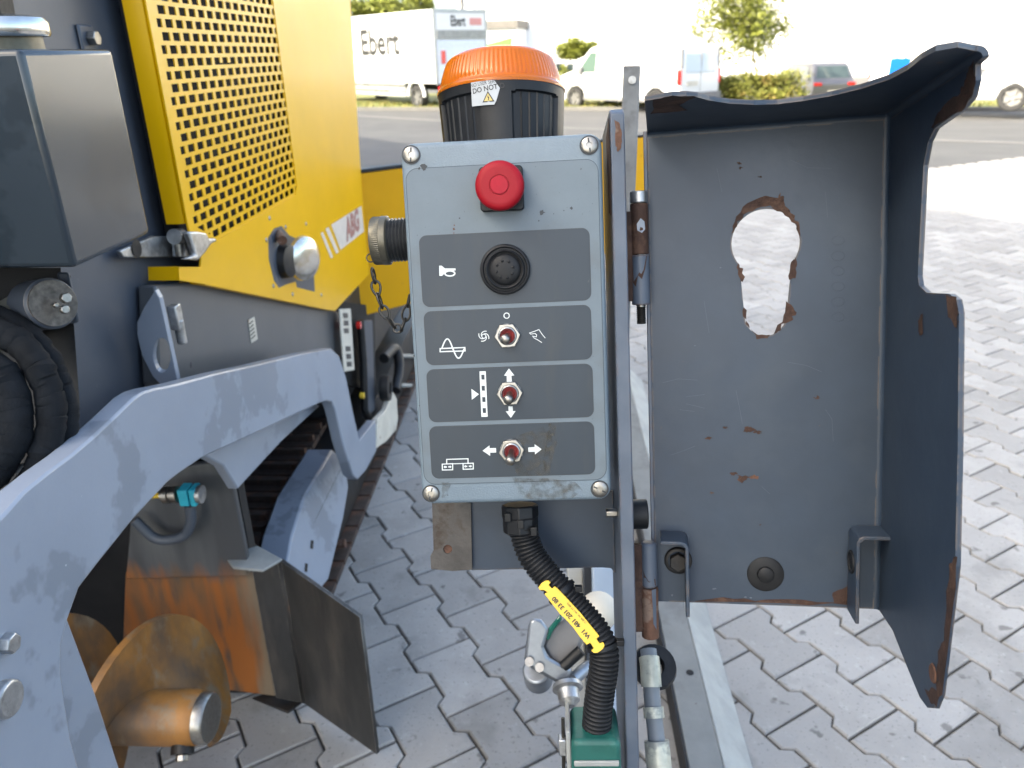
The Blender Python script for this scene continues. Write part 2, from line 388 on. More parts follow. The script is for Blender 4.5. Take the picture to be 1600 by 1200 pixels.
# pale gutter band across the road
g0, g1 = gpt(540, 177), gpt(1600, 218); d = (g1-g0); d.z = 0; d.normalize(); nrm = Vector((-d.y, d.x, 0))
a0, a1 = g0-d*30, g1+d*14
struct('gutter_band', strip((a0.xy, a1.xy), ((a0+nrm*.34).xy, (a1+nrm*.34).xy), -.068), m_gutter)
# far kerb and grass verge
k0, k1 = gpt(560, 169.5), gpt(1560, 169.5); kd = (k1-k0); kd.z = 0; kd.normalize(); kn = Vector((-kd.y, kd.x, 0))
if kn.y < 0: kn = -kn
q0, q1 = k0-kd*40, k1+kd*25
bm = B()
n = 60; rows = [[], [], [], []]
for k in range(n+1):
    p = q0.lerp(q1, k/n); h = gz(p.x, p.y)
    for r, (off, dz) in enumerate(((0, -.075), (0, .03), (.15, .035), (.15, -.05))):
        rows[r].append(bm.verts.new((p.x+kn.x*off, p.y+kn.y*off, h+dz)))
for r in range(3):
    for k in range(n): bm.faces.new((rows[r][k], rows[r][k+1], rows[r+1][k+1], rows[r+1][k]))
struct('kerb', bm, m_gutter)
v0, v1 = q0+kn*.15, q1+kn*.15
bm = B(); cols = 10
V = []
for j in range(cols+1):
    row = []
    for k in range(n+1):
        p = v0.lerp(v1, k/n)+kn*(j*.9); row.append(bm.verts.new((p.x, p.y, gz(p.x, p.y)+.02+random.uniform(0, .02))))
    V.append(row)
for j in range(cols):
    for k in range(n): bm.faces.new((V[j][k], V[j][k+1], V[j+1][k+1], V[j+1][k]))
struct('grass_verge', bm, m_grass)
bm = B()
for _ in range(5200):      # blades along the verge
    t = random.random(); p = v0.lerp(v1, .25+.6*t)+kn*random.uniform(.0, 2.4); z = gz(p.x, p.y)+.015
    h = random.uniform(.05, .16); a = random.uniform(0, 6.28); dx, dy = math.cos(a)*.03, math.sin(a)*.03
    bm.faces.new([bm.verts.new(q) for q in ((p.x-dx, p.y-dy, z), (p.x+dx, p.y+dy, z), (p.x+dy, p.y-dx, z+h))])
gr = mk('grass_tufts', bm, m_grass, recalc=False); gr['kind'] = 'stuff'
tag(gr, 'sunlit grass growing on the verge beyond the road kerb', 'grass')

# ---- interlocking concrete pavers
bm = B(); ref = Vector((.6392, 1.6160)); rl = (ref.dot(E1), ref.dot(E2))
EDGE = Vector(gpt(1450, 262).xy).dot(E1)
cs = [(-12, -8), (-12, 16)]
pts = []
for e1, e2 in ((EDGE, -9), (EDGE, 16), (6, 16), (6, -9)):
    q = E1*e1+E2*e2; pts.append(q)
nb = 40
Gv = []
for j in range(nb+1):
    row = []
    for i in range(nb+1):
        q = E1*(EDGE+(6-EDGE)*j/nb)+E2*(-9+25*i/nb); row.append(bm.verts.new((q.x, q.y, gz(q.x, q.y)-.010)))
    Gv.append(row)
for j in range(nb):
    for i in range(nb): bm.faces.new((Gv[j][i], Gv[j][i+1], Gv[j+1][i+1], Gv[j+1][i]))
bed = struct('pavement', bm, m_sand)
LEN, HEADW, WAIST, ROW = .2, .082, .0587, .1407
def stone_outline(g=.0030):
    pts = [(.1,HEADW),(.058,HEADW),(.042,WAIST),(-.042,WAIST),(-.058,HEADW),(-.1,HEADW),(-.1,-HEADW),(-.058,-HEADW),(-.042,-WAIST),(.042,-WAIST),(.058,-HEADW),(.1,-HEADW)]
    out = []
    for x, y in pts: out.append((x-math.copysign(g, x) if abs(x) > .09 else x, y-math.copysign(g, y)))
    return out
def stone_geo(bm, M2, lay=None, tone=0):
    """chamfered stone; M2 maps (along, across, up) to bm coordinates"""
    o = stone_outline(); ins = .0032
    r0 = [bm.verts.new(M2(x, y, -.03)) for x, y in o]; r1 = [bm.verts.new(M2(x, y, -.0035)) for x, y in o]
    r2 = [bm.verts.new(M2(x-math.copysign(ins, x)*(abs(x) > .09), y-math.copysign(ins, y), 0)) for x, y in o]
    n = 12; fs = []
    for a, b in ((r0, r1), (r1, r2)):
        for i in range(n): fs.append(bm.faces.new((a[i], b[i], b[(i+1)%n], a[(i+1)%n])))
    fs.append(bm.faces.new(r2[::-1]))
    if lay is not None:
        for f in fs:
            for lp in f.loops: lp[lay] = (tone, tone, tone, 1)
# one stone mesh shared by all the single stones
bms = B(); stone_geo(bms, lambda x, y, z: Vector((x, y, z)))
bmesh.ops.recalc_face_normals(bms, faces=bms.faces); sme = bpy.data.meshes.new('paver'); bms.to_mesh(sme); bms.free(); sme.materials.append(m_paver)
cand = []
Rc = Matrix(((1,0,0),(0,1,0),(0,0,1)))
camI = cam.matrix_world.inverted()
def project(p):
    q = camI @ Vector(p); return (CX+F*q.x/-q.z, CY-F*q.y/-q.z, -q.z) if q.z < -.05 else (-9999, -9999, -1)
for j in range(-60, 110):
    cy_ = rl[1]-HEADW + j*ROW
    for i in range(-45, 60):
        cx_ = rl[0]+LEN/2 + i*LEN + (LEN/2 if j % 2 else 0)
        if cx_-LEN/2 < EDGE-.02: continue
        p = E1*cx_+E2*cy_; z = gz(p.x, p.y)
        X, Y, D = project((p.x, p.y, z))
        vis = D > 0 and -60 < X < 1660 and -20 < Y < 1280
        if not vis and not (-2.5 < p.x < 5 and .2 < p.y < 5): continue
        # how much of it shows: behind the big near things it does not
        hid = (1035 < X < 1375 and 190 < Y < 930 and not (1145 < X < 1248 and 325 < Y < 525)) or (640 < X < 985 and 210 < Y < 890) or X < 350 or Y < 600 and X < 640
        cand.append((0 if vis and not hid else 1, D if D > 0 else 99, p, z))
cand.sort(key=lambda c: (c[0], c[1]))
def tilt(): return random.gauss(0, .0035)
for k, (hid, D, p, z) in enumerate(cand[:300]):
    o = bpy.data.objects.new('paver', sme)
    M = Matrix.Translation((p.x, p.y, z+random.gauss(0, .0007))) @ Matrix.Rotation(math.radians(-60)+random.gauss(0, .006), 4, 'Z') @ Matrix.Rotation(tilt(), 4, 'X') @ Matrix.Rotation(tilt(), 4, 'Y')
    link(o, bed, M)
bm = B(); lay = bm.loops.layers.color.new('tone')
for hid, D, p, z in cand[300:]:
    dzdy = (gz(p.x, p.y+.05)-gz(p.x, p.y-.05))/.1; jz = random.gauss(0, .0007); a, b = tilt(), tilt()
    def M2(x, y, zz, p=p, z=z, s=dzdy, jz=jz, a=a, b=b):
        q = p+E1*x+E2*y; return Vector((q.x, q.y, z+zz+jz+(q.y-p.y)*s+x*a+y*b))
    stone_geo(bm, M2, lay, random.random())
po = mk('paver_field', bm, m_paver, bed, recalc=True, sharp=10); po['kind'] = 'stuff'

# ================================================================== BACKGROUND
# white hall filling the far side
HL = wd(716, 60, 50); HRdir = Vector((.97, -.24, 0)).normalized(); Hn = Vector((-HRdir.y, HRdir.x, 0))
HM = frame_from(HRdir, Hn, Vector((0,0,1)), Vector((HL.x, HL.y, -.6)))
hall = thing('industrial_hall', 'long white clad industrial hall across the road', 'building', None, M=HM.M)
bm = B(); box(bm, (0, 0, 0), (95, 30, 15)); mk('wall', bm, m_hall, hall, HM)
bm = B(); box(bm, (-.3, -.25, 15), (95.3, 30.2, 15.5)); mk('roof_edge', bm, m_trim, hall, HM)
bm = B(); cyl(bm, (.35, -.1, 0), (.35, -.1, 15), .09, 10); mk('downpipe', bm, m_gutter, hall, HM)
for px in (874, 891):
    c = HM.at(px, 107, 1, 0); bm = B(); box(bm, (c.x-.22, -.05, c.z-.3), (c.x+.22, .06, c.z+.3)); wn = mk('window', bm, m_trim, hall, HM)
    bm = B(); box(bm, (c.x-.17, -.07, c.z-.25), (c.x+.17, -.052, c.z+.25)); mk('pane', bm, m_cglass, wn, HM)
c = HM.at(767, 11, 1, 0); bm = text_bm('Sommer', 1.0, .02); xform(bm, lambda v: (c.x+v.x*.72, -.03, c.z+v.y*.85+v.x*.09)); mk('lettering', bm, m_trim, hall, HM, recalc=False)
c0 = HM.at(757, 36, 1, 0); c1 = HM.at(806, 36, 1, 0)
# low annex with a pale fascia and a green slanting band
an = thing('annex', 'low pale annex with bright green slanted band beside the parked truck', 'building', None, M=HM.M)
zt = HM.at(780, 33, 1, -3).z; x0 = HM.at(740, 50, 1, -3).x; x1 = HM.at(807, 50, 1, -3).x
bm = B(); box(bm, (x0, -3, 0), (x1, -.02, zt)); mk('wall', bm, m_hall, an, HM)
bm = B(); box(bm, (x0-.1, -3.15, zt-.42), (x1+.1, -.02, zt+.05)); mk('fascia', bm, m_gutter, an, HM)
g = [HM.at(*q, 1, -3.05) for q in ((757, 70), (800, 58), (799, 71), (757, 80))]
bm = B(); prism(bm, g, (0, .04, 0)); mk('green_band', bm, mat('vivid_green', (.10,.52,.05), .5), an, HM)

def leaf_cloud(bm, c, rad, n, size, clumps=14, seed=0, flat=1.0):
    r = random.Random(seed); cs = []
    for _ in range(clumps):
        v = Vector((r.gauss(0,1), r.gauss(0,1), r.gauss(0,1))).normalized()*r.uniform(.35, .95)
        cs.append((Vector((v.x*rad[0], v.y*rad[1], v.z*rad[2])), r.uniform(.22, .45)))
    for _ in range(n):
        cc, cr = r.choice(cs); v = Vector((r.gauss(0,1), r.gauss(0,1), r.gauss(0,1))).normalized()*(r.random()**.5)*cr
        p = Vector(c)+cc+Vector((v.x*rad[0], v.y*rad[1], v.z*rad[2]*flat))
        a = Vector((r.gauss(0,1), r.gauss(0,1), r.gauss(0,1))).normalized(); b = a.orthogonal().normalized(); s = size*r.uniform(.6, 1.3)
        bm.faces.new([bm.verts.new(q) for q in (p-a*s, p+b*s*.55, p+a*s, p-b*s*.55)])
def tree(name, label, base, hgt, crown_c, rad, n, size, lm, seed, clumps=16, trunk=.1, group=None):
    t = thing(name, label, 'tree', base, group)
    bm = B(); bb = Vector(base); cc = Vector(crown_c); r = random.Random(seed)
    tube(bm, spline([bb, bb.lerp(cc, .5)+Vector((r.uniform(-.1,.1), 0, 0)), cc+Vector((0,0,rad[2]*.5))], 5), [trunk*(1-.7*k/10) for k in range(11)], 8)
    for k in range(7):
        s = bb.lerp(cc, r.uniform(.6, 1.0)); v = Vector((r.uniform(-1,1)*rad[0], r.uniform(-1,1)*rad[1], r.uniform(.1,.9)*rad[2]))*.75
        tube(bm, [s, s+v*.5+Vector((0,0,.08)), s+v], [trunk*.4, trunk*.25, trunk*.08], 6)
    mk('trunk', bm, m_bark, t)
    bm = B(); leaf_cloud(bm, crown_c, rad, n, size, clumps, seed); mk('crown', bm, lm, t, recalc=False)
    return t
def gnd(p): return Vector((p.x, p.y, gz(p.x, p.y)-.05))
c = wd(903, 76, 33); tree('ball_tree', 'small clipped round tree with yellow green crown before the hall', gnd(c), 3, c, (.92, .9, .5), 9000, .06, m_leafA, 3, 46, .05)
c = wd(1160, 24, 27); tree('young_maple', 'young loose yellow green tree beside the rear of the white van', gnd(wd(1197, 140, 27)), 6, c, (1.75, 1.5, 1.95), 9000, .07, m_leafA, 5, 60, .06)
c = wd(590, 22, 45); tree('roadside_tree', 'broad tree crown showing above the box of the truck', gnd(c), 6, c, (2.6, 2.0, 1.1), 9000, .11, m_leafA, 8, 50, .2, 'trees behind the truck')
c = wd(655, 8, 47); tree('roadside_tree', 'slim tree crown at the corner of the hall behind the truck', gnd(c), 6, c, (.9, .9, .8), 3500, .1, m_leafA, 9, 12, .12, 'trees behind the truck')
c = wd(540, 60, 46); tree('roadside_tree', 'low tree at the cab end of the truck beside the yellow hood', gnd(c), 4, c, (1.1, .9, 1.3), 4000, .1, m_leafA, 19, 12, .12, 'trees behind the truck')
hc_ = wd(1180, 140, 24.5); hz = gz(hc_.x, hc_.y)
hd = thing('hedge', 'low hedge with reddish shoots between van and grey car', 'hedge', (hc_.x, hc_.y, hz))
bm = B(); leaf_cloud(bm, (hc_.x, hc_.y, hz+.55), (1.75, .7, .55), 9000, .05, 70, 12); mk('foliage', bm, m_leafB, hd, recalc=False)
bm = B()
for k in range(9):
    x = hc_.x-1.5+k*.37; tube(bm, [(x, hc_.y, hz-.05), (x+.05, hc_.y+.05, hz+.4), (x-.05, hc_.y, hz+.75)], [.02, .014, .006], 5)
mk('stem', bm, m_bark, hd)
c2 = wd(1008, 165, 25.5); hd2 = thing('verge_shrub', 'low yellowing shrub on the verge behind the white van', 'shrub', gnd(wd(885, 150, 29)))
p = wd(884, 150, 30); z = gz(p.x, p.y); bm = B(); leaf_cloud(bm, (p.x, p.y, z+.55), (.55, .5, .75), 1500, .07, 14, 4); mk('foliage', bm, m_leafA, hd2, recalc=False)
bm = B(); tube(bm, [(p.x, p.y, z-.1), (p.x, p.y, z+.6)], [.03, .01], 6); mk('stem', bm, m_bark, hd2)
for (px, py, d_, lab, lean) in ((966, 70, 31, 'slim steel lamp post rising behind the white van', 0), (1556, 90, 27, 'slim steel lamp post behind the white parked car', .0)):
    b_ = wd(px, py, d_); base = gnd(b_)
    t = thing('lamp_post', lab, 'lamp post', base, 'lamp posts along the far verge')
    bm = B(); cyl(bm, base, (base.x, base.y, 7.5), .065, 12, .04); mk('pole', bm, m_zinc, t)
    bm = B(); tube(bm, [(base.x, base.y, 7.5), (base.x-.5, base.y-.3, 7.7), (base.x-1.1, base.y-.6, 7.72)], .035, 8); mk('arm', bm, m_zinc, t)
    bm = B(); box(bm, (base.x-1.6, base.y-.75, 7.68), (base.x-1.05, base.y-.5, 7.8)); mk('lamp_head', bm, m_trim, t, bev=.03)
# blue board on posts
c = wd(1400, 104, 16.5); g_ = gnd(c); t = thing('blue_board', 'plain bright blue board on posts beside the white parked car', 'sign', g_)
bm = B(); box(bm, (c.x-.14, c.y-.012, c.z-.3), (c.x+.30, c.y+.012, c.z+.165)); mk('board', bm, mat('sign_blue', (.0,.13,.62), .4), t, bev=.01)
for dx in (.02, .2):
    bm = B(); cyl(bm, (c.x+dx, c.y+.06, g_.z), (c.x+dx, c.y+.06, c.z+.2), .03, 8); mk('post', bm, m_zinc, t)

# ---- vehicles
def veh_frame(p, d):
    d = Vector((d[0], d[1], 0)).normalized(); return frame_from(Vector((d.y, -d.x, 0)), d, Vector((0,0,1)), p)   # x right, y forward
def wheel(t, fr, x, y, r, wdt, side):
    wlab = B(); s = side
    wh = B(); lathe(wh, (x, y, r), (s, 0, 0), [(r*.62, 0), (r*.93, 0), (r, wdt*.12), (r, wdt*.8), (r*.94, wdt), (r*.68, wdt*1.0), (r*.62, wdt*.9)], 28)
    ty = mk('wheel', wh, m_tyre, t, fr)
    rb = B(); lathe(rb, (x, y, r), (s, 0, 0), [(0, wdt*.75), (r*.2, wdt*.8), (r*.24, wdt*.6), (r*.6, wdt*.62), (r*.66, wdt*.96), (r*.6, wdt*.3), (0, wdt*.25)], 28)
    for k in range(5):
        a = 2*math.pi*k/5; ca, sa = math.cos(a), math.sin(a)
        pts = [(x+s*wdt*.86, y+ca*q-sa*e, r+sa*q+ca*e) for q, e in ((r*.12,-r*.10),(r*.62,-r*.07),(r*.62,r*.07),(r*.12,r*.10))]
        prism(rb, pts, (-s*wdt*.2, 0, 0))
    mk('rim', rb, m_rim, ty, fr)
def extrude_profile(bm, prof, half, taper=None):
    """side profile (y,z) across the width; taper(z) gives the half width"""
    L = []
    for s in (-1, 1): L.append([bm.verts.new((s*(taper(z) if taper else half), y, z)) for y, z in prof])
    n = len(prof); bm.faces.new(L[0]); bm.faces.new(L[1][::-1])
    for i in range(n): bm.faces.new((L[0][i], L[0][(i+1)%n], L[1][(i+1)%n], L[1][i]))
def side_pane(bm, pts, tap, off=.006, s=-1):
    bm.faces.new([bm.verts.new((s*(tap(z)+off), y, z)) for y, z in (pts if s > 0 else pts[::-1])])

# white panel van: front to the far left, rear towards us
vr = wd(1068, 68, 22.0); vfd = (-.65, .76); vg = gz(vr.x, vr.y)-.075
dirv = Vector((-.65, .76, 0)).normalized(); rgt = Vector((dirv.y, -dirv.x, 0))
VFm = veh_frame(Vector((vr.x, vr.y, vg))+rgt*.93, vfd)           # origin: rear centre on the ground
van = thing('panel_van', 'white panel van with a red tail lamp parked across the road', 'van', None, M=VFm.M)
roof = vr.z-vg; k_ = roof/1.91
tapv = lambda z: .96 if z < 1.0 else .96-(z-1.0)*.13
prof = [(0.02,.34),(0,.5),(.0,1.0),(.06,1.75),(.16,1.9),(3.35,1.93),(3.75,1.83),(4.42,1.18),(5.0,1.02),(5.13,.85),(5.16,.5),(5.1,.3),(4.75,.26),(4.7,.5),(4.5,.68),(4.2,.72),(3.95,.6),(3.84,.3),(1.35,.3),(1.28,.55),(1.05,.7),(.8,.7),(.55,.55),(.48,.3)]
prof = [(y, z*k_) for y, z in prof]
bm = B(); extrude_profile(bm, prof, .95, tapv); mk('body', bm, m_white_paint, van, VFm, bev=.05, seg=3)
m_vwin = glass_mat('van_window', (.07,.11,.09))
for s in (-1, 1):
    bm = B(); side_pane(bm, [(3.42,1.13*k_),(4.22,1.13*k_),(3.72,1.72*k_),(3.42,1.72*k_)], tapv, s=s); mk('window', bm, m_vwin, van, VFm, recalc=False)
bm = B(); face(bm, [(-.78,4.40,1.22*k_),(.78,4.40,1.22*k_),(.70,3.80,1.81*k_),(-.70,3.80,1.81*k_)]); xform(bm, lambda v: (v.x, v.y+.02, v.z+.02)); mk('windscreen', bm, m_cglass, van, VFm, recalc=False)
bm = B(); box(bm, (-.72, -.012, 1.12*k_), (.72, .06, 1.66*k_)); xform(bm, lambda v: (v.x*(1-.06*(v.z-1.1)), v.y+.08*(v.z-1.1), v.z)); mk('rear_window', bm, glass_mat('rear_glass', (.42,.48,.55)), van, VFm, bev=.02)
bm = B(); box(bm, (-.004, -.008, .5), (.004, .2, 1.8*k_)); mk('door_seam', bm, m_trim, van, VFm)
bm = B(); box(bm, (-.66, -.03, .78*k_), (-.14, .0, .90*k_)); mk('number_plate', bm, m_offwhite, van, VFm)
for s in (-1, 1):
    bm = B(); box(bm, (s*.955-.05, -.03, .80*k_), (s*.955+.02, .12, 1.22*k_)); mk('tail_lamp', bm, m_tail, van, VFm, bev=.02)
    bm = B(); box(bm, (s*.91-.04, -.012, 1.25*k_), (s*.91+.03, .10, 1.78*k_)); xform(bm, lambda v: (v.x-(.05*s*(v.z-1.2)), v.y+.06*(v.z-1.2), v.z)); mk('rear_pillar_trim', bm, m_trim, van, VFm)
    bm = B(); box(bm, (s*.97-.1, 3.95, 1.08*k_), (s*.97+.1, 4.12, 1.3*k_)); mk('mirror', bm, m_trim, van, VFm, bev=.04)
    for yy in (.93, 4.33): wheel(van, VFm, s*.76, yy, .335, .2, s)
bm = B(); box(bm, (-.96, .3, .30), (-.975, 3.9, .42)); box(bm, (-.95, -.09, .32), (.95, .02, .58)); mk('bumper', bm, m_trim, van, VFm, bev=.02)
bm = B(); box(bm, (-.985, 2.75, 1.0*k_), (-.955, 2.95, 1.04*k_)); mk('door_handle', bm, m_trim, van, VFm)

# box truck
tr = wd(677, 14, 24.8); tg = gz(tr.x, tr.y)-.075; td = Vector((-.62, .785, 0)).normalized(); trg = Vector((td.y, -td.x, 0))
TF = veh_frame(Vector((tr.x, tr.y, tg))+trg*1.05, td); H_ = tr.z-tg
truck = thing('box_truck', 'white box truck with handwritten style lettering on its side', 'truck', None, M=TF.M)
zb = TF.at(674, 131, 0, -1.05).z; BL = 6.2
bm = B(); box(bm, (-1.05, 0, zb), (1.05, BL, H_)); mk('cargo_box', bm, m_white_paint, truck, TF, bev=.02)
bm = B(); box(bm, (-1.07, -.03, H_-.10), (1.07, .08, H_+.01)); box(bm, (-1.08, -.02, zb-.02), (-1.0, .06, H_-.1)); box(bm, (1.0, -.02, zb-.02), (1.08, .06, H_-.1)); mk('rear_frame', bm, m_zinc, truck, TF)
bm = B(); box(bm, (-.99, -.02, H_-.62), (.99, .03, H_-.10)); mk('header_board', bm, m_white_paint, truck, TF)
bm = B(); box(bm, (-.99, -.05, H_-.88), (.99, .02, H_-.62)); mk('shutter_roll', bm, m_galv, truck, TF)
bm = B()
for k in range(7): box(bm, (-.98, -.02+.004*(k%2), zb+k*(H_-.9-zb)/7), (.98, .02, zb+(k+1)*(H_-.9-zb)/7-.012))
mk('roller_shutter', bm, mat('shutter_blue_white', (.60,.66,.74), .4), truck, TF)
bm = B(); box(bm, (-.85, -.04, zb+.62), (-.68, -.024, zb+1.02)); mk('red_badge', bm, m_tail, truck, TF)
bm = text_bm('Ebert', .44, .012); xform(bm, lambda v: (v.x*.62-.12, -.026, v.y+H_-.36)); mk('rear_lettering', bm, m_ink, truck, TF, recalc=False)
bm = B(); box(bm, (.36, -.027, H_-.47), (.86, -.021, H_-.25)); mk('red_block_mark', bm, mat('pale_red', (.55,.25,.24), .5), truck, TF)
tc_ = TF.at(592, 68, 0, -1.055); bm = text_bm('Ebert', 1.2, .035); xform(bm, lambda v: (-1.056, tc_.y-v.x*1.05, tc_.z+v.y)); mk('side_lettering', bm, m_ink, truck, TF, recalc=False)
bm = B(); box(bm, (-.4, .05, .62), (-.3, BL+1.6, zb)); box(bm, (.3, .05, .62), (.4, BL+1.6, zb)); mk('chassis', bm, m_dark, truck, TF)
bm = B()
for k in range(3): box(bm, (-1.03, 2.1, .38+k*.19), (-.99, BL-.2, .53+k*.19))
mk('side_guard', bm, m_galv, truck, TF, bev=.02)
for s in (-1, 1):
    wheel(truck, TF, s*.72, 1.45, .40, .27, s); wheel(truck, TF, s*.72, BL+.95, .40, .27, s)
    bm = B(); tube(bm, [(s*.98, 1.45+.52*math.cos(a), .42+.52*math.sin(a)) for a in [math.pi*k/10 for k in range(11)]], .06, 6); mk('mudguard', bm, m_white_paint, truck, TF)
bm = B(); extrude_profile(bm, [(BL+.15,.5),(BL+.15,2.15),(BL+.35,2.3),(BL+1.1,2.25),(BL+1.75,1.35),(BL+1.85,.9),(BL+1.85,.4),(BL+1.4,.4),(BL+1.35,.75),(BL+.95,.92),(BL+.55,.75),(BL+.5,.45)], 1.0); mk('cab', bm, m_white_paint, truck, TF, bev=.05)
for s in (-1, 1):
    bm = B(); side_pane(bm, [(BL+.4,1.35),(BL+1.5,1.35),(BL+1.05,2.1),(BL+.4,2.1)], lambda z: 1.0, s=s); mk('window', bm, m_cglass, truck, TF, recalc=False)
for s in (-1, 1):
    bm = B(); box(bm, (s*.85-.15, -.06, .62), (s*.85+.15, .02, .78)); mk('tail_lamp', bm, m_tail, truck, TF)
bm = B(); box(bm, (-1.0, .0, .5), (1.0, .12, .62)); mk('rear_bumper', bm, m_dark, truck, TF)

def car(name, label, p, d, paint, prof, tap, panes, rearglass, frontglass, wheels, wr, lamps_z, L, cat='car'):
    fr = veh_frame(p, d); t = thing(name, label, cat, None, M=fr.M)
    bm = B(); extrude_profile(bm, prof, .9, tap); mk('body', bm, paint, t, fr, bev=.05, seg=3)
    for pn in panes:
        for s in (-1, 1):
            bm = B(); side_pane(bm, pn, tap, s=s); mk('window', bm, m_cglass, t, fr, recalc=False)
    for nm, q in (('rear_window', rearglass), ('windscreen', frontglass)):
        bm = B(); face(bm, q); mk(nm, bm, m_cglass, t, fr, recalc=False)
    for s in (-1, 1):
        for y in wheels: wheel(t, fr, s*.70, y, wr, .21, s)
        bm = B(); box(bm, (s*.72-.17, -.03, lamps_z), (s*.72+.17, .15, lamps_z+.13)); mk('tail_lamp', bm, m_tail, t, fr, bev=.02)
        bm = B(); box(bm, (s*1.0-.1, L-1.65, .95), (s*1.0+.1, L-1.5, 1.1)); mk('mirror', bm, paint, t, fr, bev=.03)
    bm = B(); box(bm, (-.26, -.05, lamps_z-.28), (.26, .0, lamps_z-.17)); mk('number_plate', bm, m_offwhite, t, fr)
    bm = B(); box(bm, (-.85, -.07, .3), (.85, .1, .5)); mk('bumper', bm, m_trim, t, fr, bev=.03)
    return t, fr
suvp = [(.05,.35),(0,.55),(.0,.95),(.18,1.1),(.45,1.55),(.7,1.66),(2.4,1.66),(3.3,1.08),(4.25,.95),(4.5,.7),(4.5,.35),(4.15,.3),(4.05,.6),(3.75,.75),(3.45,.6),(3.35,.3),(1.2,.3),(1.1,.6),(.8,.75),(.5,.6),(.42,.32)]
tsuv = lambda z: .92 if z < .95 else .92-(z-.95)*.28
c = wd(1300, 97, 31.0); zsu = gz(c.x, c.y)-.075; ks = (c.z-zsu)/1.66
dS = Vector((-.06, 1.0, 0)).normalized()
ps = Vector((c.x, c.y-.6, zsu))
car('grey_suv', 'silver grey sport utility car seen from behind past the hedge', ps, (-.12, 1.0), m_grey_paint,
    [(y, z*ks) for y, z in suvp], lambda z: tsuv(z/ks), [[(.55,1.05*ks),(1.9,1.05*ks),(1.9,1.52*ks),(.85,1.52*ks)], [(1.98,1.05*ks),(3.05,1.05*ks),(2.4,1.52*ks),(1.98,1.52*ks)]],
    [(-.72,.19,1.13*ks),(.72,.19,1.13*ks),(.62,.41,1.53*ks),(-.62,.41,1.53*ks)], [(-.75,3.25,1.13*ks),(.75,3.25,1.13*ks),(.62,2.5,1.6*ks),(-.62,2.5,1.6*ks)], (.8, 3.75), .34, .86*ks, 4.5)
hatch = [(.05,.32),(0,.55),(.05,.9),(.5,1.35),(1.0,1.46),(2.1,1.45),(3.0,1.0),(3.9,.86),(4.15,.65),(4.15,.3),(3.75,.25),(3.68,.5),(3.4,.66),(3.12,.5),(3.05,.25),(1.1,.25),(1.02,.5),(.75,.66),(.48,.5),(.4,.28)]
wpt = wd(1582, 152, 18.9); dC = Vector((.80, -.60, 0)).normalized(); gzc = gz(wpt.x, wpt.y)-.075
rgc = Vector((dC.y, -dC.x, 0))
pc = Vector((wpt.x, wpt.y, 0))-dC*3.4-rgc*.9; pc = Vector((pc.x, pc.y, wpt.z-.33))
car('white_car', 'white compact car with spoked alloy wheel parked beside the road', pc, (.80, -.60), m_white_paint, hatch, tsuv,
    [[(.75,.95),(1.65,.95),(1.65,1.33),(.95,1.33)], [(1.73,.95),(2.8,.95),(2.15,1.33),(1.73,1.33)]],
    [(-.7,.1,.98),(.7,.1,.98),(.6,.5,1.32),(-.6,.5,1.32)], [(-.75,2.95,1.04),(.75,2.95,1.04),(.62,2.15,1.42),(-.62,2.15,1.42)], (.75, 3.4), .33, .75, 4.15)

# workshop behind the camera whose shadow covers the yard
wdv = Vector((-.558, .830, 0)).normalized(); wn_ = Vector((-wdv.y, wdv.x, 0)); 
if wn_.x > 0: wn_ = -wn_
sh = gpt(1600, 340); Dn = 14.0; HB = (abs(sh.xy.dot(Vector((-wn_.x, -wn_.y))))+Dn)*math.tan(SUN_EL)
SB = frame_from(wdv, wn_, Vector((0,0,1)), Vector((0,0,-.1))+wn_*Dn)
wsb = thing('workshop_building', 'tall grey workshop building whose shade covers the yard', 'building', None, M=SB.M)
bm = B(); box(bm, (-7, 0, 0), (60, 15, HB)); mk('wall', bm, m_bldg, wsb, SB)
bm = B(); box(bm, (-7.1, .3, HB), (60.1, 15.1, HB+.02)); mk('roof', bm, m_trim, wsb, SB)
for k in range(10):
    bm = B(); box(bm, (-4+k*6, -.06, 3), (-1+k*6, .02, 5)); mk('window', bm, m_cglass, wsb, SB)

# ================================================================== PAVING MACHINE (frame: right, forward, up)
def S(px, py, R): return MF.at(px, py, 0, R)
def Q(px, py, u): return MF.at(px, py, 1, u)
def Hh(px, py, z): return MF.at(px, py, 2, z)
RB, RH = -.66, -.60
pm = thing('paving_machine', 'yellow and grey tracked road paver with perforated engine hood', 'paver', MF.M @ Vector((-1.3, 2.2, 0)))
def side_poly(bm, pxs, R, thick):
    pts = [S(x, y, R) for x, y in pxs]; return prism(bm, pts, (-thick, 0, 0))
# body
bm = B(); prism(bm, [(RB, u, z) for u, z in ((.93,.84),(.93,1.95),(2.30,1.95),(2.30,.62),(2.2,.62),(1.1,.84))], (-1.5, 0, 0)); mk('body_shell', bm, m_body, pm, MF, bev=.006)
bm = B(); side_poly(bm, [(243,446),(300,441),(518,482),(534,490),(538,560),(513,556),(422,572),(300,607),(262,616),(250,600)], -.625, .03); mk('sill_panel', bm, mat('sill_lit_grey', (.082,.086,.092), .32, 0, .08, 6, col2=(.095,.098,.10), c2scale=5, c2lo=.45, c2hi=.7, col3=(.2,.2,.2), c3scale=80, c3lo=.73, c3hi=.75), pm, MF, bev=.004)  # sill colour lighter and warmer: caught light and yellow reflection painted in
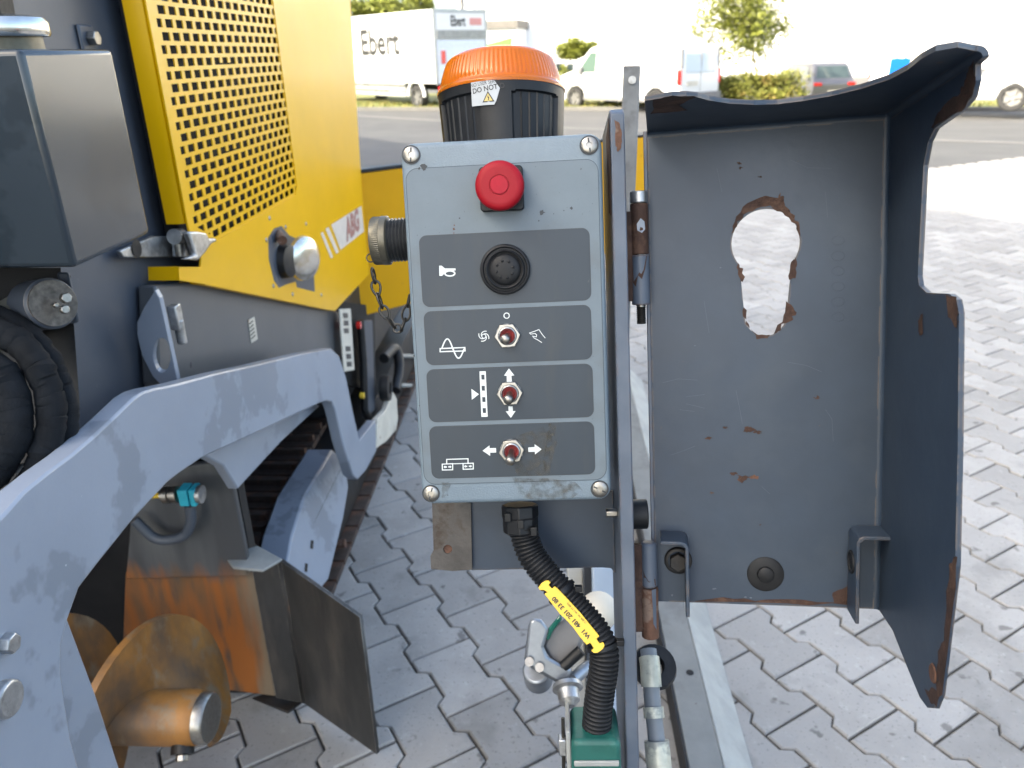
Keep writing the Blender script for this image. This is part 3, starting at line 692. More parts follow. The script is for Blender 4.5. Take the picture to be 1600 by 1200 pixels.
# tank
bm = B(); box(bm, (-1.6, .774, 1.151), (-.5, .943, 1.364)); tk = mk('tank', bm, m_tank, pm, MF, bev=.006, seg=3)
c = Q(2, 60, .86); bm = B(); lathe(bm, (c.x, .86, 1.364), (0,0,1), [(.046,.013),(.0475,.016),(.0475,.026),(.044,.031),(.03,.034),(0,.035)], 40); mk('filler_cap', bm, m_chrome, tk, MF)
bm = B(); lathe(bm, (c.x, .86, 1.364), (0,0,1), [(.0385,0),(.0385,.0135),(0,.0135)], 40); mk('filler_neck', bm, m_olive, tk, MF)
bm = B(); prism(bm, [Q(-30,-40,.93), Q(16,-40,.93), Q(28,35,.93), Q(-30,33,.93)], (0,-.03,0)); mk('cover_plate', bm, m_dark, pm, MF, bev=.003)
c = S(134, 60, RB); bm = B(); box(bm, (RB, c.y-.022, c.z-.018), (RB+.006, c.y+.016, c.z+.018)); wp = mk('washer_plate', bm, m_body, pm, MF, bev=.004)
bm = B(); cyl(bm, (RB+.006, c.y, c.z), (RB+.018, c.y, c.z), .0105, 6); mk('bolt', bm, m_steel, wp, MF, bev=.0012)
# hood with opening for the grille
PU, PZ = .0375, .0190
ref_h = S(252.2, 15, RH)
zrow = lambda k: ref_h.z + k*PZ
kmin = round((1.058-ref_h.z)/PZ); kmax = kmin+34
u_l, u_r = ref_h.y-.026, S(458.4, 286.3, RH).y+.020
z_b, z_t = zrow(kmin)-.0125, zrow(kmax)+.0125
hood_px = [(292,350),(297,372),(314,392),(312,417),(278,417),(279,438),(320,444),(515,484),(523,485),(576,428),(567,330)]
op = [S(x, y, RH) for x, y in hood_px]

_e = S(546, 5, RH); top = [_e, Vector((RH, _e.y+(1.80-_e.z)*.2, 1.80)), Vector((RH, op[0].y, 1.80))]
outer = op+top
zc = zrow(kmin)+.0
hole = [(RH, u_l, z_t), (RH, u_l, zrow(kmin)+.030), (RH, u_l+.085, z_b), (RH, u_r-.02, z_b), (RH, u_r, z_b+.02), (RH, u_r, z_t)]
bm = B(); fill_holes(bm, outer, [hole]); hood = mk('engine_hood', bm, m_yellow, pm, MF, solid=.003)
bm = B(); zf = Q(270, 350, op[0].y).z
rf = Q(192, 10, op[0].y).x
pr = [(rf, op[0].y+.004), (rf+.001, op[0].y-.002), (RH-.014, op[0].y-.002), (RH-.005, op[0].y+.001), (RH, op[0].y+.010), (RH, op[0].y+.02), (RH-.003, op[0].y+.02), (RH-.008, op[0].y+.008), (rf+.003, op[0].y+.006)]
prism(bm, [(x, y, zf) for x, y in pr], (0, 0, 1.8-zf)); mk('hood_flange', bm, m_yellow, hood, MF)
a, b = op[4], op[5]; bm = B(); prism(bm, [(RH-.002, a.y, a.z), (RH-.002, b.y, b.z), (RB+.01, b.y, b.z), (RB+.01, a.y, a.z)], (0, .003, 0)); mk('hood_tab', bm, m_yellow, hood, MF)
bm = B(); lip = [op[6], op[7], op[8], op[9]]
for p, q in zip(lip, lip[1:]): face(bm, [p, q, q+Vector((-.045,0,.004)), p+Vector((-.045,0,.004))])
mk('hood_lip', bm, m_yellow, hood, MF, solid=.003)
# right end wall and top of the hood keep it a closed box
bm = B(); e0, e1 = op[-1], op[9]
for P4 in ([e1, e0, (-.9, e0.y, e0.z), (-.9, e1.y, e1.z)], [e0, top[1], (-.9, top[1].y, 1.8), (-.9, e0.y, e0.z)]): face(bm, P4)
mk('hood_end', bm, m_yellow, hood, MF, solid=.003)
bm = B()
for k in range(kmin, kmax+1):            # perforated sheet: ribs between the slots, slots staggered row by row
    z0 = zrow(k)-.00625; z1 = zrow(k)+.00625
    us = ref_h.y + (0 if k % 2 == 0 else PU/2)
    lo = u_l + (max(0, .085*(1-(zrow(k)-z_b)/.042)) if k < kmin+2 else 0)
    n0 = math.floor((lo-us)/PU)-1
    kink = {(kmin+7): 6.5, (kmin+15): 7.5, (kmin+21): 4.5}.get(k)
    for i in range(n0, n0+20):
        c0, c1 = us+i*PU+.0128, us+(i+1)*PU-.0128
        c0, c1 = max(c0, u_l), min(c1, u_r)
        if c1-c0 < .001: continue
        dz = .004 if kink and abs(i-n0-kink) < 1 else 0
        box(bm, (RH-.002, c0, z0-.001+dz), (RH, c1, z1+.001+dz))
    box(bm, (RH-.002, u_l, z1), (RH+.0003, u_r, z1+PZ-.0125))
box(bm, (RH-.002, u_l, z_b), (RH+.0003, u_r, z_b+.0063))
grl = mk('grille', bm, m_yellow, hood, MF, sharp=20)
bm = B(); box(bm, (RH-.05, u_l-.004, z_b-.004), (RH-.024, u_r+.06, 1.8)); mk('hood_dark_backing', bm, m_pitch, pm, MF)  # black sheet standing in for the dark inside the hood
# reflector decal on the hood
def decal(pxs, m, name='decal', R=RH+.0022, par=None):
    bm = B(); face(bm, [S(x, y, R) for x, y in pxs]); return mk(name, bm, m, par or hood, MF, recalc=False)
m_dec = mat('decal_white', (.62,.56,.50), .5, 0, .06, 40)
dc = decal([(517.5,351),(564.5,321.5),(569,361.5),(532,390.5)], m_dec)
decal([(508.5,358),(513.5,354.5),(529.5,393.5),(525.5,397)], m_dec); decal([(501,364.5),(504.5,362),(520.5,401.5),(517,404)], m_dec)
ctr = S(551.5, 352, RH+.003); bm = text_bm('ABG', .085, .004); xform(bm, lambda v: (RH+.003, ctr.y+v.x*1.0+v.y*.1, ctr.z+v.y*1.05)); mk('decal_text', bm, mat('faded_red', (.36,.17,.15), .6), hood, MF, recalc=False)
# round lock: dark recess with a domed cap
c = S(452, 404, RH); zr = .052
bm = B()
prism(bm, [S(x, y, RH+.0018) for x, y in ((419,372),(428,357),(440,353),(452,368),(466,374),(482,385),(490,415),(492,456),(464,449),(462,440),(446,445),(436,450),(428,438),(420,405))], (-.0005,0,0)); mk('lock_recess', bm, m_body, hood, MF)
bm = B(); lathe(bm, S(440, 408, RH), (1,-.12,0), [(.040,-.004),(.036,.022),(.03,.024),(0,.024)], 32); lk = mk('lock_barrel', bm, m_dark, hood, MF)
bm = B(); lathe(bm, S(452, 404, RH)+Vector((.034,0,0)), (1,-.45,0), [(.0,-.012),(.047,-.010),(.052,-.002),(.050,.006),(.040,.013),(.022,.0165),(0,.017)], 40); mk('lock_cap', bm, m_chrome, lk, MF)
bm = B(); cyl(bm, S(435, 366, RH+.002), S(441, 376, RH+.02), .011, 12); mk('latch_tongue', bm, m_rust_lt, hood, MF)
for x, y in ((446,355),(416,375),(478,350),(427,447),(457,460),(502,461),(421,341)):
    c = S(x, y, RH+.0015); bm = B(); lathe(bm, c, (1,0,0), [(.0055,0),(.004,.002),(0,.003)], 10); mk('rivet', bm, m_steel, hood, MF)
# toggle latch
lt = thing('hood_latch', 'galvanised toggle latch fastening the yellow hood to the grey body', 'latch', MF.M @ S(255, 395, -.63))
bm = B(); prism(bm, [S(x, y, -.648) for x, y in ((180,392),(232,369),(268,369),(270,402),(186,403))], (.008,0,0)); bp = mk('base_plate', bm, m_zinc, lt, MF, bev=.002)
bm = B(); lathe(bm, S(213, 388.5, -.6395), (1,0,0), [(.0135,0),(.0145,.001),(.008,.0012),(0,.0005)], 20); mk('rivet', bm, m_dark, lt, MF)
for x in (271, 286):
    bm = B(); prism(bm, [S(x-4, 366, -.635), S(x+2, 366, -.635), S(x+4, 402, -.635), S(x-2, 402, -.635)], (.022,0,0)); mk('bracket_cheek', bm, m_zinc, lt, MF, bev=.002)
bm = B(); cyl(bm, S(278, 369, -.622), S(282, 400, -.622), .008, 14); mk('pin', bm, m_steel, lt, MF)
bm = B(); cyl(bm, S(272, 370, -.62), S(283, 369, -.62), .013, 14); mk('roller', bm, m_zinc, lt, MF)
bm = B(); prism(bm, [S(x, y, RH+.004) for x, y in ((284,362),(300,362),(312,364),(317,373),(327,372),(330,377),(320,382),(310,396),(300,407),(278,405),(296,398))], (.012,0,0)); mk('hasp', bm, m_zinc, lt, MF, bev=.004)
# lifting lug
bm = B(); lug = [(245,452),(252,464),(281,598),(257,602),(241,586),(224,552),(217,520),(217,502),(228,478)]
hol = [(255.5+13.5*math.cos(a)*-1, 553+27*math.sin(a)) for a in [2*math.pi*k/20 for k in range(20)]]
fill_holes(bm, [Q(x, y, 1.10) for x, y in lug], [[Q(x, y, 1.10) for x, y in hol]]); mk('lifting_lug', bm, m_arm, pm, MF, solid=.012, bev=.002)
bm = B(); box(bm, (-.60, 1.13, .955), (-.585, 1.15, .995)); cyl(bm, (-.59, 1.14, .93), (-.59, 1.14, .97), .008, 10); mk('grease_nipple', bm, m_zinc, pm, MF, bev=.002)
c = S(394, 515, -.623); bm = B(); prism(bm, [S(x, y, -.6245) for x, y in ((387,500),(397,495),(402,530),(392,536))], (.001,0,0)); st = mk('sticker', bm, m_offwhite, pm, MF)
bm = B(); 
for k in range(5): box(bm, (-.6232, c.y-.012, c.z-.018+k*.008), (-.623, c.y+.012, c.z-.015+k*.008))
mk('sticker_print', bm, m_ink, st, MF)
# chassis below, hidden in shade
bm = B(); box(bm, (-2.1, 1.45, .12), (-.90, 3.4, .62)); mk('chassis', bm, m_dark, pm, MF, bev=.01)
bm = B(); box(bm, (-2.1, 2.15, .30), (-.66, 3.4, .62)); mk('side_frame', bm, m_dark, pm, MF, bev=.01)
# hopper wing, flaring out ahead of the hood
pA = S(566, 271, -.62); zt_ = pA.z; pE = Hh(1080, 205, zt_); zbt = S(582, 496, -.62).z
bm = B(); nrm_ = (Vector((pE.x, pE.y, 0))-Vector((pA.x, pA.y, 0))).cross(Vector((0,0,1))).normalized()*.03
pA2 = Vector((pA.x-.05, pA.y-.05, pA.z))
prism(bm, [(pA2.x, pA2.y, zbt), (pE.x, pE.y, zbt), (pE.x, pE.y, zt_), (pA2.x, pA2.y, zt_)], -nrm_); mk('hopper_wing', bm, m_yellow2, pm, MF, bev=.004)
bm = B(); box(bm, (0,0,0), (.001,.001,.001)); bm.clear(); prism(bm, [(pA2.x, pA2.y, zt_+.001), (pE.x, pE.y, zt_+.001), (pE.x-nrm_.x*1.6, pE.y-nrm_.y*1.6, zt_+.001), (pA2.x-nrm_.x*1.6, pA2.y-nrm_.y*1.6, zt_+.001)], (0,0,.012)); mk('wing_rim', bm, m_dark, pm, MF, bev=.002)
# control card strip and pipes beside the sill
bm = B(); side_poly(bm, [(523,470),(585,478),(588,610),(534,600)], -.645, .05); mk('valve_bay', bm, m_pitch, pm, MF)
bm = B(); side_poly(bm, [(531,483),(548,482),(554,578),(538,581)], -.60, .004); lb = mk('label_strip', bm, m_offwhite, pm, MF, bev=.001)
for k, (x, y) in enumerate(((540,493),(541,505),(541.5,517),(544,545),(545,557),(546,569))):
    bm = B(); side_poly(bm, [(x-4,y-4),(x+3.5,y-4),(x+4,y+3.5),(x-3.5,y+4)], -.599, .0005); mk('label_mark', bm, m_thread, lb, MF)
bm = B(); tube(bm, [S(563,500,-.6), S(568,560,-.6), S(570,640,-.6), S(577,655,-.6)], .012, 10); mk('pipe', bm, m_dark, pm, MF)
bm = B(); side_poly(bm, [(567,500),(582,500),(584,560),(586,640),(574,652)], -.60, .02); mk('upright', bm, m_body, pm, MF, bev=.004)
bm = B(); lathe(bm, S(558, 508, -.6), (1,0,0), [(.012,0),(.012,.012),(0,.014)], 12); mk('warning_button', bm, m_tail, pm, MF)
bm = B(); lathe(bm, S(563, 618, -.6), (1,0,0), [(.010,0),(.010,.012),(0,.014)], 12); mk('cap_nut', bm, m_lab_y, pm, MF)
bm = B(); side_poly(bm, [(590,655),(604,640),(614,612),(620,622),(622,655),(619,672),(604,690),(588,701)], -.56, .02); mk('scraper', bm, m_offwhite, pm, MF, bev=.003)
bm = B(); lathe(bm, S(596, 606, -.58), (1,0,0), [(.02,.0),(.045,0),(.048,.01),(.045,.03),(.022,.032),(.02,.02)], 24); mk('hub_ring', bm, m_dark, pm, MF)
bm = B(); tube(bm, spline([S(600,560,-.62), S(618,545,-.6), S(624,575,-.58), S(618,610,-.58)], 5), .02, 10); mk('hydraulic_line', bm, m_dark, pm, MF)
for y_ in (556, 602):
    bm = B(); cyl(bm, S(622, y_, -.60), S(655, y_+1, -.60), .009, 10); mk('step_rung', bm, m_galv, pm, MF)
# ---- crawler track
tw0, tw1 = -.86, -.585
cr = .108; u0, u1, zc_ = 1.66, 3.7, .125
per = 2*(u1-u0)+2*math.pi*cr; npad = int(per/.088)
def path(s):
    s %= per
    if s < u1-u0: return (u0+s, zc_-cr, math.pi)
    s -= u1-u0
    if s < math.pi*cr: a = -math.pi/2+s/cr; return (u1+cr*math.cos(a), zc_+cr*math.sin(a), math.pi+s/cr)
    s -= math.pi*cr
    if s < u1-u0: return (u1-s, zc_+cr, 0)
    s -= u1-u0; a = math.pi/2+s/cr; return (u0+cr*math.cos(a), zc_+cr*math.sin(a), s/cr)
bm = B(); box(bm, (tw0, -.040, -.006), (tw1, .040, .012)); box(bm, (tw0+.01, -.012, .012), (tw1-.01, .006, .030)); box(bm, (tw0+.06, -.03, -.03), (tw0+.14, .03, -.006))
bmesh.ops.recalc_face_normals(bm, faces=bm.faces); pme = bpy.data.meshes.new('track_shoe'); bm.to_mesh(pme); bm.free(); pme.materials.append(m_track)
pmn = pme.copy(); pmn.name = 'track_shoe_inner'
for v in pmn.vertices: v.co.x = tw0+(v.co.x-tw0)*(.13/(tw1-tw0))
bm = B(); pts = []
for k in range(60):
    u, z, a = path(per*k/60); pts.append((tw0+.04, u, z))
prism(bm, [Vector((p[0], u0+(p[1]-u0)*.985+.015, zc_+(p[2]-zc_)*.86)) for p in pts], (.2, 0, 0)); tb = mk('track_chain', bm, m_dark, pm, MF)
for k in range(npad):
    u, z, a = path(per*k/npad); o = bpy.data.objects.new('track_shoe', pme if z < .04 else pmn)
    link(o, tb, MF.M @ Matrix.Translation((0, u, z)) @ Matrix.Rotation(a if True else 0, 4, 'X'))
gp = [(519,702),(540,722),(545,762),(537,810),(514,905),(470,960),(440,960),(448,885),(456,838),(476,776)]
nT_ = Vector((1, 0, .30)).normalized(); pT_ = Vector((-.645, 0, .30))
def tiltpt(px, py):
    d_ = MF.R @ ray(px, py); t = (pT_-MF.o).dot(nT_)/d_.dot(nT_); return MF.o+d_*t
bm = B(); prism(bm, [tiltpt(x, y) for x, y in gp], (-.075, 0, .0)); tgd = mk('track_guard', bm, m_arm, pm, MF, bev=.005)
for x, y in ((487,851),(478,887)):
    bm = B(); prism(bm, [tiltpt(x+dx, y+dy)+nT_*.0006 for dx, dy in ((-1.5,-7),(2.5,-6),(1.5,7),(-2.5,6))], nT_*.0006); mk('slot', bm, m_pitch, tgd, MF)
bm = B(); lathe(bm, S(524, 850, -.62), (1,0,.1), [(.012,-.02),(.012,.03),(0,.032)], 12); mk('rusty_pin', bm, m_rust_lt, tgd, MF)
# ---- auger bay: walls, deflector
def wall_rust():
    m = bpy.data.materials.new('rust_stained_wall'); m.use_nodes = True; n = m.node_tree.nodes; l = m.node_tree.links; p = n['Principled BSDF']
    tc = n.new('ShaderNodeTexCoord'); mp_ = n.new('ShaderNodeMapping'); mp_.inputs['Scale'].default_value = (3, 1, .55); l.new(tc.outputs['Object'], mp_.inputs['Vector'])
    def noise(sc, d=6, v=mp_.outputs['Vector']):
        t = n.new('ShaderNodeTexNoise'); t.inputs['Scale'].default_value = sc; t.inputs['Detail'].default_value = d; l.new(v, t.inputs['Vector']); return t.outputs['Fac']
    def mr(f, a, b):
        r = n.new('ShaderNodeMapRange'); r.inputs['From Min'].default_value = a; r.inputs['From Max'].default_value = b; l.new(f, r.inputs['Value']); return r.outputs['Result']
    def mix(f, a, b):
        x = n.new('ShaderNodeMix'); x.data_type = 'RGBA'; l.new(f, x.inputs[0])
        for k_, v in ((6, a), (7, b)):
            if isinstance(v, tuple): x.inputs[k_].default_value = (*v, 1)
            else: l.new(v, x.inputs[k_])
        return x.outputs[2]
    sx = n.new('ShaderNodeSeparateXYZ'); l.new(tc.outputs['Object'], sx.inputs[0])
    ad = n.new('ShaderNodeMath'); ad.operation = 'MULTIPLY_ADD'; l.new(noise(9), ad.inputs[0]); ad.inputs[1].default_value = .16; l.new(sx.outputs['Z'], ad.inputs[2])
    low = mr(ad.outputs[0], .485, .435)
    rustc = mix(mr(noise(7), .4, .62), (.30,.095,.016), (.14,.075,.035)); rustc = mix(mr(noise(14), .55, .7), rustc, (.10,.06,.04))
    ax_ = n.new('ShaderNodeMath'); ax_.operation = 'MULTIPLY_ADD'; l.new(noise(6), ax_.inputs[0]); ax_.inputs[1].default_value = .10; l.new(sx.outputs['X'], ax_.inputs[2])
    rustc = mix(mr(ax_.outputs[0], -.60, -.575), rustc, (.20,.15,.10))
    dark = mix(mr(noise(5), .4, .65), (.05,.052,.056), (.095,.098,.10))
    l.new(mix(low, dark, rustc), p.inputs['Base Color']); p.inputs['Roughness'].default_value = .62
    b = n.new('ShaderNodeBump'); b.inputs['Strength'].default_value = .3; b.inputs['Distance'].default_value = .002; l.new(noise(40), b.inputs['Height']); l.new(b.outputs['Normal'], p.inputs['Normal'])
    return m
m_wallrust = wall_rust()
bm = B(); box(bm, (-2.0, 1.30, .02), (-.62, 1.33, .80)); box(bm, (-2.0, .96, .80), (-.70, 1.33, .83)); mk('bay_wall', bm, m_pitch, pm, MF)  # walls coloured black in place of the shade deep in the bay
bm = B(); prism(bm, [Q(210,735,1.26), Q(357,722,1.26), Q(385,866,1.26), Q(388,900,1.26), Q(196,905,1.26)], (0,.015,0)); mk('bay_plate', bm, m_wallrust, pm, MF, bev=.003)
bm = B(); prism(bm, [Q(196,895,1.278), Q(396,893,1.278), Q(430,1088,1.278), Q(330,1075,1.278), Q(190,1060,1.278)], (0,.012,0)); mk('rusted_plate', bm, m_wallrust, pm, MF, bev=.002)
dfl = thing('material_deflector', 'bent worn steel deflector plate standing by the auger', 'deflector', MF.M @ Vector((-.54, 1.267, .0)))
fA, fB_, fC = (-.603, 1.262), (-.543, 1.267), (-.354, 1.143)
bm = B(); face(bm, [(*fA, .05), (*fB_, .03), (*fB_, .415), (*fA, .39)]); v = list(bm.verts)
face(bm, [(*fB_, .03), (*fC, .022), (*fC, .379), (*fB_, .415)]); bmesh.ops.remove_doubles(bm, verts=bm.verts, dist=1e-4); mk('blade', bm, m_wing, dfl, MF, solid=.008, bend=.006)
bm = B(); prism(bm, [Hh(x, y, .418) for x, y in ((351,869),(402,852),(441,873),(410,891),(364,886))], (0,0,-.006)); mk('top_gusset', bm, m_galv, dfl, MF, bev=.002)
bm = B(); prism(bm, [Hh(x, y, .028) for x, y in ((394,1093),(425,1082),(476,1097),(450,1116))], (0,0,.006)); mk('foot_gusset', bm, m_dark, dfl, MF, bev=.002)
# ---- auger
ag = thing('auger', 'rust orange screw auger with steel end cap under the grey arm', 'auger', MF.M @ Vector((-.6, .97, .09)))
AC = Vector((0, .97, .299))
bm = B(); lathe(bm, (-1.7, AC.y, AC.z), (1,0,0), [(0,0),(.047,0),(.047,1.085),(.044,1.095),(.0,1.095)], 32); mk('shaft', bm, m_aug, ag, MF)
bm = B(); lathe(bm, (-.608, AC.y, AC.z), (1,0,0), [(.043,0),(.043,.018),(.040,.022),(.036,.021),(0,.020)], 36); mk('end_cap', bm, m_steel, ag, MF)
d_ = Vector((.12,-.72,-.62)).normalized(); c = Vector((-.633, AC.y, AC.z))+d_*.052; bm = B(); cyl(bm, c+d_*-.02, c+d_*.006, .019, 16); cbo = mk('clamp_boss', bm, m_dark, ag, MF)
bm = B(); cyl(bm, c+d_*.006, c+d_*.018, .0115, 6); mk('clamp_bolt', bm, m_steel, cbo, MF, bev=.002)
bm = B(); RO = .172; nT, nR = 130, 6; th = .012; grid = []
for k in range(nT+1):
    t = k/nT; deg = 262-t*1000; ang = math.radians(deg); rr_ = -.72+(deg-50)/360*.2
    ro = RO*min(1, .45+t*14)
    row = []
    for i in range(nR+1):
        q = .043+(ro-.043)*i/nR; row.append(bm.verts.new((rr_-.018*(1-i/nR), AC.y-q*math.cos(ang), AC.z+q*math.sin(ang))))
    grid.append(row)
for k in range(nT):
    for i in range(nR): bm.faces.new((grid[k][i], grid[k+1][i], grid[k+1][i+1], grid[k][i+1]))
mk('flight', bm, m_aug, ag, MF, solid=th, sharp=60)
bm = B(); lathe(bm, (-1.45, 1.14, .47), (1,0,0), [(0,0),(.10,0),(.10,.35),(.06,.40),(.06,.50),(0,.50)], 28); mk('drive_motor', bm, m_pitch, pm, MF)  # cylinder coloured black so it sinks into the bay's painted dark
# proximity sensor by the arch
sn = thing('level_sensor', 'small turquoise sensor with steel barrel under the arm arch', 'sensor', MF.M @ Q(285, 772, 1.2))
a, b = Q(252, 774, 1.2), Q(285, 772, 1.2); bm = B(); lathe(bm, a, b-a, [(0,0),(.010,0),(.010,.006),(.016,.006),(.016,.016),(.012,.017),(.012,.022),(.016,.023),(.016,.033),(0,.034)], 20); mk('barrel', bm, m_steel, sn, MF)
bm = B(); box(bm, (b.x-.002, 1.185, b.z-.018), (b.x+.016, 1.215, b.z+.016)); box(bm, (b.x+.019, 1.185, b.z-.018), (b.x+.030, 1.215, b.z+.016)); mk('housing', bm, m_turq, sn, MF, bev=.002)
bm = B(); lathe(bm, (b.x+.030, 1.2, b.z), (1,0,0), [(.017,0),(.017,.008),(.006,.009),(0,.006)], 18); mk('plug', bm, m_zinc, sn, MF)
bm = B(); lathe(bm, a, a-b, [(.005,0),(.005,.02),(0,.022)], 10); mk('tip', bm, m_lab_y, sn, MF)
bm = B(); tube(bm, spline([Q(210,812,1.22), Q(245,842,1.22), Q(285,838,1.22), Q(298,815,1.22), Q(296,790,1.22)], 6), .010, 10); mk('cable_loop', bm, m_body, sn, MF)

# ---- tow arm plate
RA = -.52
arm = thing('tow_arm', 'pale blue grey arched steel arm plate beside the track', 'screed arm', MF.M @ Vector((RA, .7, .3)))
ap = [(10,800),(38,768),(75,738),(112,711),(145,683),(175,655),(210,621),(224,612),(240,607),(257,604),(280,599),(340,583),(400,570),(470,553),(517,544),(530,556),(541,590),(551,640),(562,688),(587,656),(588,705),(572,735),(559,749),(551,742),(535,690),(524,640),(519,628),(510,626),(495,632),(400,677),(315,716),(280,740),(262,754),(210,810),(150,885),(124,919),(107,967),(97,1005),(96,1050),(103,1099),(112,1155),(126,1210),(150,1290),(-150,1330),(-170,1000),(-60,870)]
bm = B(); side_poly(bm, ap, RA, .028); mk('arm_plate', bm, m_arm, arm, MF, bev=.003)
bm = B(); side_poly(bm, [(60,950),(104,962),(150,1085),(187,1200),(200,1260),(60,1290)], RA-.06, .02); mk('inner_plate', bm, m_arm, arm, MF, bev=.003)
bm = B(); side_poly(bm, [(300,700),(487,628),(500,634),(440,690),(372,764),(350,728)], RA-.06, .02); mk('gusset_plate', bm, m_arm, arm, MF, bev=.003)
for x, y, r in ((8,1005,.0105), (4,1092,.018)):
    c = S(x, y, RA); bm = B(); lathe(bm, c, (1,0,0), [(r*1.0,0),(r,.008),(r*.9,.010),(0,.010)], 24 if r > .012 else 6); mk('bolt', bm, m_zinc, arm, MF, bev=.001)
# hydraulic cylinder end and fabric sleeved hoses at the left
cy = thing('lift_cylinder', 'greasy hydraulic lift cylinder end with round pin cover', 'cylinder', MF.M @ Vector((-.62, .8, 1.05)))
p0, p1 = wd(-40, 530, .98), wd(55, 482, .92); bm = B(); cyl(bm, p0, p1, .026, 24); mk('rod_eye', bm, mat('greasy_rod', (.20,.20,.17), .4, .3, .4, 60, col2=(.02,.02,.02), c2scale=35, c2lo=.55, c2hi=.62), cy)
a, b = wd(52, 478, .93), wd(82, 474, .90); bm = B(); cyl(bm, a, b, .030, 32, ch=.003); mk('bush', bm, m_body, cy)
bm = B(); cyl(bm, b, b+(b-a).normalized()*.003, .027, 32); mk('pin_cover', bm, mat('worn_pin', (.10,.09,.08), .5, .4, .5, 120), cy)
for x, y, r in ((100,466,.0065), (98,484,.005), (84,477,.003)):
    q = wd(x, y, .893); bm = B(); cyl(bm, q, q+(b-a).normalized()*.008, r, 6 if r > .005 else 12); mk('bolt', bm, m_steel, cy, bev=.001)
bm = B(); prism(bm, [wd(x, y, .93) for x, y in ((88,425),(108,425),(125,503),(112,507),(92,492),(104,488))], ray(100, 470)*.03); mk('bracket', bm, m_body, cy, bev=.003)
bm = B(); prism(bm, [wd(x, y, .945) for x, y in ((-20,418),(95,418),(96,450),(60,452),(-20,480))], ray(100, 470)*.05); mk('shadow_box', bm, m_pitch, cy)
hz_ = thing('hose_bundle', 'black fabric sleeved hydraulic hoses looping beside the grey body', 'hoses', wd(60, 640, .86))
def wob(path, amp, seed):
    r = random.Random(seed); return [p+Vector((r.gauss(0,amp), r.gauss(0,amp), r.gauss(0,amp))) for p in path]
for k, (pp, rad, dep) in enumerate((([(-60,495),(0,518),(45,550),(72,600),(80,650),(70,705),(40,765),(-30,830)], .0155, .86), ([(-60,478),(10,500),(62,540),(95,600),(104,650),(96,705),(66,770),(-10,850)], .013, .885), ([(-60,560),(-10,575),(15,610),(22,655),(12,700),(-20,745),(-60,770)], .019, .84))):
    sp = spline([wd(x, y, dep) for x, y in pp], 10); rr_ = [rad*(1+.035*math.sin(i*.55)+.02*random.uniform(-1,1)) for i in range(len(sp))]
    bm = B(); tube(bm, wob(sp, .0008, k), rr_, 14); mk('hose', bm, m_sleeve, hz_)
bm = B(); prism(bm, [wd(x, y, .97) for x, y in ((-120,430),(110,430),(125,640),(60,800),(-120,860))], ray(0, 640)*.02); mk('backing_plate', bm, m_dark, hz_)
bm = B(); cyl(bm, wd(30, 735, .86), wd(48, 732, .86), .008, 14); mk('hose_ferrule', bm, m_zinc, hz_)

# ================================================================== CONTROL UNIT (frame: right, up, towards the operator)
def L(px, py, w_=0.0): return UF.at(px, py, 2, w_)
def rect_px(c4, w_=0.0):
    q = [L(*c, w_) for c in c4]           # TL TR BR BL
    return ((q[0].x+q[3].x)/2, (q[1].x+q[2].x)/2, (q[3].y+q[2].y)/2, (q[0].y+q[1].y)/2)
def flat(bm, pts, z): return face(bm, [(x, y, z) for x, y in pts])
def slab(bm, pts, z0, z1): return prism(bm, [(x, y, z0) for x, y in pts], (0, 0, z1-z0))
def base_of(a, b, w_=0): return UF.M @ Vector((a, b, w_))
X0, X1, Y0, Y1 = rect_px(((624,222.5),(940.5,207.5),(956,783),(659,788.5)))
cb = thing('control_box', 'light blue grey control box with red stop button and toggle switches', 'control box', base_of((X0+X1)/2, Y0, -.04))
bm = B()
for r_, (ins, w_) in enumerate(((0.0005,-.088),(0,-.012),(0,-.005),(.0012,-.0015),(.004,0))):
    pass
rings = []
for ins, w_ in ((.0025,-.088),(.0012,-.045),(.0002,-.010),(.0002,-.0045),(.0010,-.0018),(.0026,-.0004),(.0045,0)):
    rings.append([bm.verts.new((x, y, w_)) for x, y in rrect(X0+ins, X1-ins, Y0+ins, Y1-ins, .0105-ins*.8, 7)])
for a, b in zip(rings, rings[1:]):
    n = len(a)
    for i in range(n): bm.faces.new((a[i], a[(i+1)%n], b[(i+1)%n], b[i]))
bm.faces.new(rings[0][::-1]); bm.faces.new(rings[-1]); mk('housing', bm, m_box, cb, UF, sharp=50)
ox0, ox1, oy0, oy1 = rect_px(((637,262),(936,250),(946,749),(660,757)))
bm = B(); slab(bm, rrect(ox0, ox1, oy0, oy1, .0095, 7), .0, .0004); mk('overlay_sheet', bm, m_over, cb, UF)
bm = B(); stroke(bm, rrect(ox0, ox1, oy0, oy1, .0095, 7), .0004, .00045, True); mk('overlay_edge', bm, m_panel, cb, UF, recalc=False)
pan = [((656.3,368.3),(920.3,357.6),(922.9,468.9),(660.6,478.4)), ((662.9,486.6),(922.4,477.9),(924.5,561),(667.1,569.4)),
       ((667.4,577.5),(925.1,569.4),(926.6,651.6),(671,657.9)), ((671.6,666.6),(927.5,659.4),(929,740.4),(675.5,746.4))]
for k, c4 in enumerate(pan):
    a0, a1, b0, b1 = rect_px(c4); e = .0005
    bm = B(); slab(bm, rrect(a0-e, a1+e, b0-e, b1+e, .0062, 6), .0004, .0006); bd = mk('switch_panel', bm, m_border, cb, UF)
    bm = B(); slab(bm, rrect(a0, a1, b0, b1, .0058, 6), .0006, .0008); mk('panel_face', bm, m_panel, bd, UF)
ZI = .00105
def I(*pts): return [tuple(L(x, y, ZI)[:2]) for x, y in pts]
